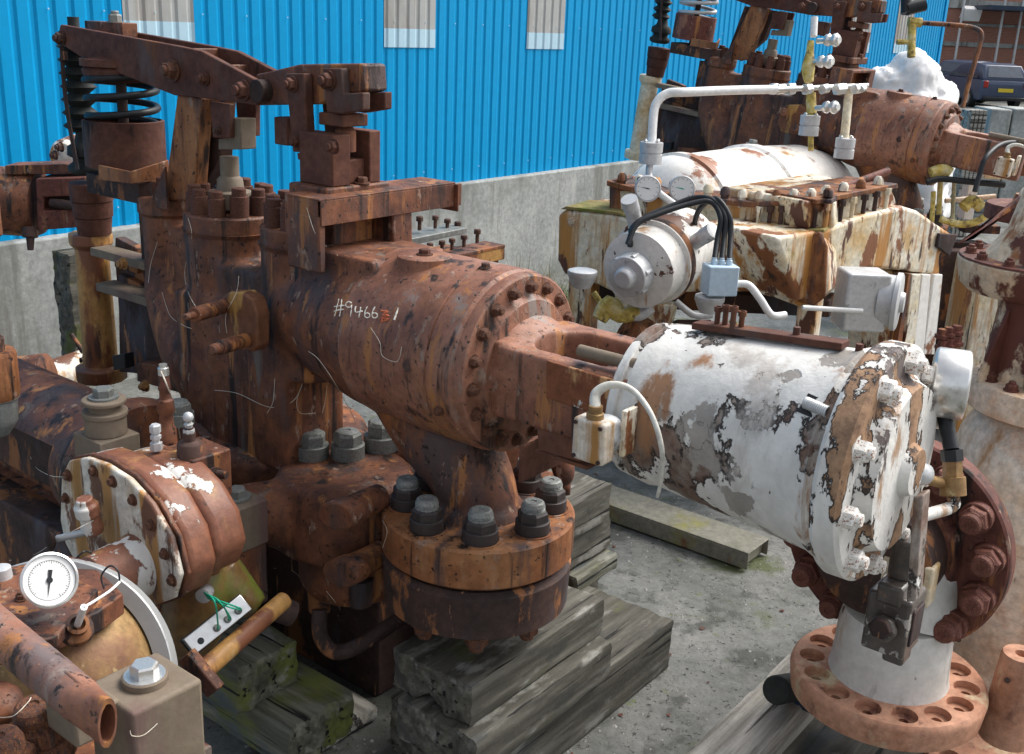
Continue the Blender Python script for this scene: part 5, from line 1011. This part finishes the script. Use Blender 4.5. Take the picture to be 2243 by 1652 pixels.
for i in range(12):
    a = i * .5236 + .2; nut(pv, At(2262, 640, 3.62) + V((math.cos(a) * .21, math.sin(a) * .21, .111)), Z, .017, 'dome', 'red_rust')
b = B(); b.prism([At(x, y, 3.75) for x, y in ((2120, 525), (2132, 522), (2243, 425), (2243, 445))], FW * .05); b.out('strut', 'red_rust', pv, .003)
b = B(); b.cyl(At(2262, 560, 3.7), At(2262, 430, 4.2), .05, n=20); b.out('neck', 'peach', pv)
vd(2268, 690, 3.62, [(0, .10), (.08, .12), (.085, .21), (.09, .21)], 'red_rust', 'under_flange')
b = B(); b.lathe(At(2238, 840, 3.62), Z, [(0, .155), (.03, .13), (.24, .115), (.30, .12)], 40); b.out('column', 'cream_rust', pv, smooth=50)
for i in range(6):
    P = At(2062 + (i % 3) * 16, 765 - (i // 3) * 24 - (i % 3) * 4, 3.45); b = B(); b.lathe(P, Z, [(0, .022), (.012, .022), (.013, .015), (.03, .015)], 6); b.out('stud', 'red_rust', pv)
vd(2290, 900, 3.58, [(0, .235), (.008, .25), (.085, .25), (.095, .243), (.096, .1)], 'peach', 'body_flange')
b = B(); b.lathe(At(2335, 905, 3.60), -Z, [(0, .22), (.02, .27), (.10, .31), (.22, .335), (.40, .345), (.62, .33), (.80, .29), (.95, .27), (1.05, .30)], 72); b.out('body', 'peach_body', pv, smooth=50)
b = B(); b.lathe(At(2330, 1700, 3.45), Z, [(0, .45), (.08, .45), (.085, .44), (.085, .2)], 80); c = B()
for i in range(14):
    a = i * 2 * math.pi / 14 + .1; c.cyl(At(2330, 1700, 3.45) + V((math.cos(a) * .39, math.sin(a) * .39, .03)), At(2330, 1700, 3.45) + V((math.cos(a) * .39, math.sin(a) * .39, .12)), .034, n=20)
b.out('foot_plate', 'foot_rust', pv, cut=[c])
b = B(); b.lathe(At(2240, 1432, 3.12), Z, [(-.28, .075), (-.06, .06), (-.01, .056), (0, .052), (0, .02), (-.02, .018), (-.02, 0)], 32); b.out('side_lug', 'foot_rust', pv)
for px in ((2118, 1375), (2098, 1400), (2205, 1490)):
    b = B(); P = At(px[0], px[1], 3.1); b.cyl(P, P - FW * .006, .008, n=10); b.out('rivet', 'rust_dark', pv)
for i in range(12):
    a = i * .5236; nut(pv, At(2290, 900, 3.58) + V((math.cos(a) * .2, math.sin(a) * .2, .096)), Z, .02, 'dome', 'red_rust')
for a in (3.6, 4.4, 5.2):
    P = At(2238, 840, 3.62); dr = V((math.cos(a), math.sin(a), 0)); b = B(); b.prism([P + dr * .11 + Z * .02, P + dr * .20 + Z * .02, P + dr * .20 + Z * .05, P + dr * .12 + Z * .26], dr.cross(Z) * .015); b.out('column_fin', 'cream_rust', pv, .002)
b = B(); b.lathe(At(2335, 905, 3.60) - Z * .34, -Z, [(0, .340), (.01, .353), (.05, .353), (.06, .340)], 72, loop=True); b.out('body_band', 'peach_body', pv)
# elbow with counterbored foot flange and dark bolted flange
el = root('flanged_elbow', 'white necked elbow on a counterbored foot flange with a dark bolted ring flange', 'flanged pipe', Pz(1945, 1560, .3))
FcE = At(1945, 1470, 3.22); z0 = FcE.z
b = B(); b.lathe(FcE, Z, [(-.085, .26), (-.08, .272), (-.02, .28), (-.008, .277), (0, .270), (0, .0)], 96)
c = B(); c2 = B()
for i in range(14):
    a = i * 2 * math.pi / 14 + .12; p = FcE + V((math.cos(a) * .218, math.sin(a) * .218, 0)); c.cyl(p - Z * .022, p + Z * .03, .037, n=28); c2.cyl(p - Z * .07, p + Z * .03, .015, n=16)
b.out('foot_flange', 'foot_rust', el, cut=[c, c2])
b = B(); b.lathe(FcE, Z, [(-.002, .172), (.01, .168), (.07, .163), (.16, .16), (.20, .15)], 64); 
b.tube([FcE + Z * .18, FcE + Z * .30 + v * .05, FcE + Z * .38 + v * .16], [.155, .155, .15], 40); b.out('neck', 'neck_white', el, smooth=60)
Fd = At(1962, 1180, 3.16) + v * .03
b = B(); b.lathe(Fd, -v, [(0, .29), (0, .318), (.01, .322), (.06, .322), (.068, .316), (.068, .20), (.09, .19), (.10, .18), (.10, 0)], 96); b.out('ring_flange', 'red_rust', el, smooth=30)
b = B(); b.lathe(Fd - v * .06, -v, [(0, .17), (.16, .165), (.17, .15), (.17, 0)], 48); b.out('hub', 'rust_dark', el)
Xd, Yd, _ = frame(-v)
for i in range(14):
    a = 2 * math.pi * i / 14 + .18; nut(el, Fd - v * .068 + Xd * .268 * math.cos(a) + Yd * .268 * math.sin(a), -v, .040, 'stud', 'red_rust')
b = B(); b.box(Fd - v * .20 + u * .10 - Z * .02, (.14, .06, .12)); b.out('side_box', 'post_cream', el, .006)
# roll and navy sheet by the timber end
b = B(); b.cyl(At(1700, 1512, 3.35), At(1765, 1500, 3.6), .045, n=28); tag(b.out('rubber_roll', 'black_rubber', bevel=.006), 'black rubber roll end poking out left of the counterbored flange', 'rubber roll')
b = B(); b.prism([Pz(x, y, .18) for x, y in ((1740, 1530), (1800, 1510), (2010, 1600), (1960, 1625))], Z * -.03); tag(b.out('navy_sheet', 'navy', bevel=.003), 'dark blue sheet folded under the counterbored flange', 'sheet')
# ================================================================== YELLOW CLUTTER between barrel and right edge
yc = root('pipe_clutter', 'tangle of yellow stained pipes and pale plates behind the right edge valve', 'pipework', At(2120, 500, 6.4))
for i, (pts, r_, m_) in enumerate((
    ([(2060, 480), (2110, 492), (2150, 480), (2172, 460)], .020, 'yellow_rust'), ([(2030, 400), (2060, 392), (2120, 398), (2200, 405)], .018, 'black'), ([(2040, 380), (2065, 372), (2080, 380)], .035, 'yellow_rust'),
    ([(2110, 455), (2130, 440), (2150, 455)], .035, 'yellow_rust'), ([(2045, 420), (2040, 500)], .014, 'yellow_rust'), ([(2090, 400), (2085, 500)], .012, 'straw'), ([(2060, 398), (2056, 470)], .016, 'yellow_rust'), ([(2070, 440), (2180, 430)], .015, 'peach'))):
    b = B(); b.tube([At(x, y, 6.2 + .05 * i) for x, y in pts], r_, 10); b.out('pipe', m_, yc, smooth=60)
for i, (x, y, w_, h_) in enumerate(((2120, 440, .06, .22), (2180, 380, .14, .06), (2145, 500, .22, .05), (2100, 545, .3, .1))):
    b = B(); b.box(At(x, y, 6.7), (w_, .1, h_), (V((1, 0, 0)), V((0, 1, 0)), Z)); b.out('plate', ('tank_bright', 'tank_white', 'rust_dark', 'rust_dark')[i], yc, .004)
b = B(); P = At(2140, 560, 6.7); b.box(V((P.x, P.y, P.z / 2 + .05)), (.7, .3, P.z), (V((1, 0, 0)), V((0, 1, 0)), Z)); b.out('back_casing', 'rust_dark', yc, .01)
b = B(); b.box(V((P.x + .0, P.y - .5, .5)), (.5, .4, 1.0), (V((1, 0, 0)), V((0, 1, 0)), Z)); b.out('base', 'tank_white', yc, .01)
wcb = [At(2240, 312, 6.1), At(2195, 316, 6.0), At(2160, 345, 5.9), At(2145, 385, 5.9), At(2135, 420, 5.9)]
b = B(); b.tube(wcb, .014, 10); b.out('hose', 'black', yc, smooth=60)
# scrap under the tank machine
sc_ = root('yellow_fitting', 'yellow and white flaky valve fitting on the ground below the motor drum', 'scrap', Pz(1330, 720, 0))
b = B(); b.tube([At(1312, 700, 5.0), At(1335, 670, 5.0), At(1360, 690, 5.0), At(1400, 685, 5.0)], [.035, .05, .04, .03], 12, 4); b.out('body', 'yellow_rust', sc_)
b = B(); b.tube([At(1365, 685, 5.0), At(1400, 690, 5.0), At(1425, 672, 5.0)], .03, 12, 4); b.out('elbow', 'galv', sc_)
b = B(); b.lathe(At(1400, 745, 5.1), (-v + Z * .5), [(0, .11), (.03, .11), (.04, .07), (.10, .06)], 32); tag(b.out('rusty_disc', 'rust_orange'), 'rusty round disc half hidden between the yoke and the motor drum', 'disc')
b = B(); b.prism([At(x, y, 5.6) for x, y in ((1480, 700), (1560, 700), (1545, 790), (1470, 790))], FW * .2); b.prism([At(x, y, 5.9) for x, y in ((1590, 720), (1740, 740), (1700, 800), (1560, 800))], FW * .3)
b.out('under_casting', 'rust_dark', tk, .01)
# ================================================================== TWINE draped on what it hangs from
bpy.context.view_layer.update(); DG = bpy.context.evaluated_depsgraph_get()
def hit(x, y, lift=.006):
    d = ray(x, y).normalized(); ok, loc, nr, *_ = SC.ray_cast(DG, CAM, d)
    return loc - d * lift if ok else At(x, y, 4)
TW = [([(412, 478), (420, 520), (405, 590), (412, 640), (440, 690)], 'loose pale string hanging from the left bonnet down the casting'),
      ([(355, 640), (372, 690), (400, 712), (420, 720)], 'short pale string on the dark casting left of the side studs'),
      ([(345, 530), (330, 580), (325, 620)], 'short pale string at the tie bars beside the ochre post'),
      ([(523, 605), (518, 640), (495, 690), (497, 730)], 'pale string looped over the upper side stud'),
      ([(640, 985), (700, 990), (0, 0)][:0] or [(470, 855), (520, 862), (590, 892), (640, 880), (662, 845)], 'tangled pale string across the foot of the casting'),
      ([(602, 830), (598, 880), (585, 905)], 'short pale string end hanging over the foot of the casting'),
      ([(662, 840), (650, 880), (658, 905), (690, 905)], 'pale string hooked like an L above the grey nuts'),
      ([(676, 770), (700, 790), (740, 850), (780, 925)], 'long pale string running down below the chalk number'),
      ([(812, 718), (832, 750), (838, 780), (870, 792), (880, 760)], 'pale string curling under the chalk number'),
      ([(716, 845), (712, 880), (706, 905)], 'short pale string above the right grey nut'),
      ([(672, 455), (690, 510), (715, 540), (740, 560)], 'pale string hanging at the left side of the chest opening'),
      ([(20, 1228), (75, 1215), (130, 1180), (205, 1140)], 'pale string stretched from the left edge to the gear housing cover'),
      ([(66, 1000), (80, 1025), (110, 1042), (140, 1045)], 'pale string on the dark open pipe at the left'),
      ([(0, 1572), (30, 1568), (60, 1540), (68, 1528)], 'pale string over the rusty nuts at the bottom left corner'),
      ([(285, 1600), (290, 1612), (315, 1610), (345, 1585)], 'short pale string on the side of the bolted corner block'),
      ([(715, 1295), (735, 1320), (745, 1335), (740, 1350)], 'frayed pale string hanging below the oval bosses'),
      ([(600, 1245), (640, 1250), (690, 1300)], 'pale string in the dark gap left of the lower oval boss'),
      ([(395, 960), (385, 905), (370, 855), (352, 812)], 'white cord tied to the chrome cap of the upright fitting'),
      ([(838, 1140), (848, 1165), (838, 1200)], 'frayed grey string at the left rim of the big bolted flange')]
for pts, lab in TW:
    P = [hit(x, y) for x, y in pts]
    for i in range(1, len(P)):
        if (P[i] - CAM).length > (P[i - 1] - CAM).length * 1.25: P[i] = CAM + (P[i] - CAM).normalized() * ((P[i - 1] - CAM).length * 1.0)
    b = B(); b.tube(P, .0009 if 'cord' not in lab else .002, 6, 8); tag(b.out('twine', 'twine', smooth=60), lab, 'string', 'loose strings on the machines')
# ================================================================== CHALK NUMBER, drawn on the barrel
def chalk(strokes, nm, m, r=.0021):
    b = B()
    for st in strokes:
        pts = []
        for (x, y) in st:
            P = hit(*cz(x, y), .0006); pts.append(P)
        pts_, rr_ = crom(pts, r, 5); b.tube(pts_, [r * random.uniform(.4, 1.1) for _ in pts_], 6, 0)
    b.out(nm, m, mv, smooth=60)
def loop(x, y, r, a0, a1, n=9, ry=None): return [(x + r * math.cos(math.radians(a0 + (a1 - a0) * i / n)), y + (ry or r) * math.sin(math.radians(a0 + (a1 - a0) * i / n))) for i in range(n + 1)]
chalk([[(748, 922), (732, 990), (714, 1060)], [(772, 924), (765, 990), (754, 1062)], [(712, 985), (750, 978), (795, 976)], [(710, 1022), (745, 1012), (788, 1006)],
       loop(828, 968, 25, -30, -340, 10, 22) + [(851, 975), (848, 1020), (840, 1064)],
       [(884, 982), (882, 1028), (940, 1020)], [(924, 988), (918, 1030), (908, 1072)],
       [(978, 984), (960, 1020), (956, 1052)] + loop(977, 1055, 21, 180, -160, 9, 19),
       [(1040, 985), (1022, 1020), (1015, 1054)] + loop(1037, 1056, 22, 180, -160, 9, 20)], 'chalk_number', 'chalk')
chalk([[(1226, 996), (1212, 1040), (1194, 1092)]], 'chalk_number', 'chalk', .0034)
chalk([[(1090, 1018), (1145, 1030), (1095, 1050), (1150, 1060), (1088, 1078), (1150, 1085), (1095, 1105)], [(1130, 1012), (1105, 1060), (1092, 1112)]], 'crossed_out_digit', 'red_chalk', .0034)
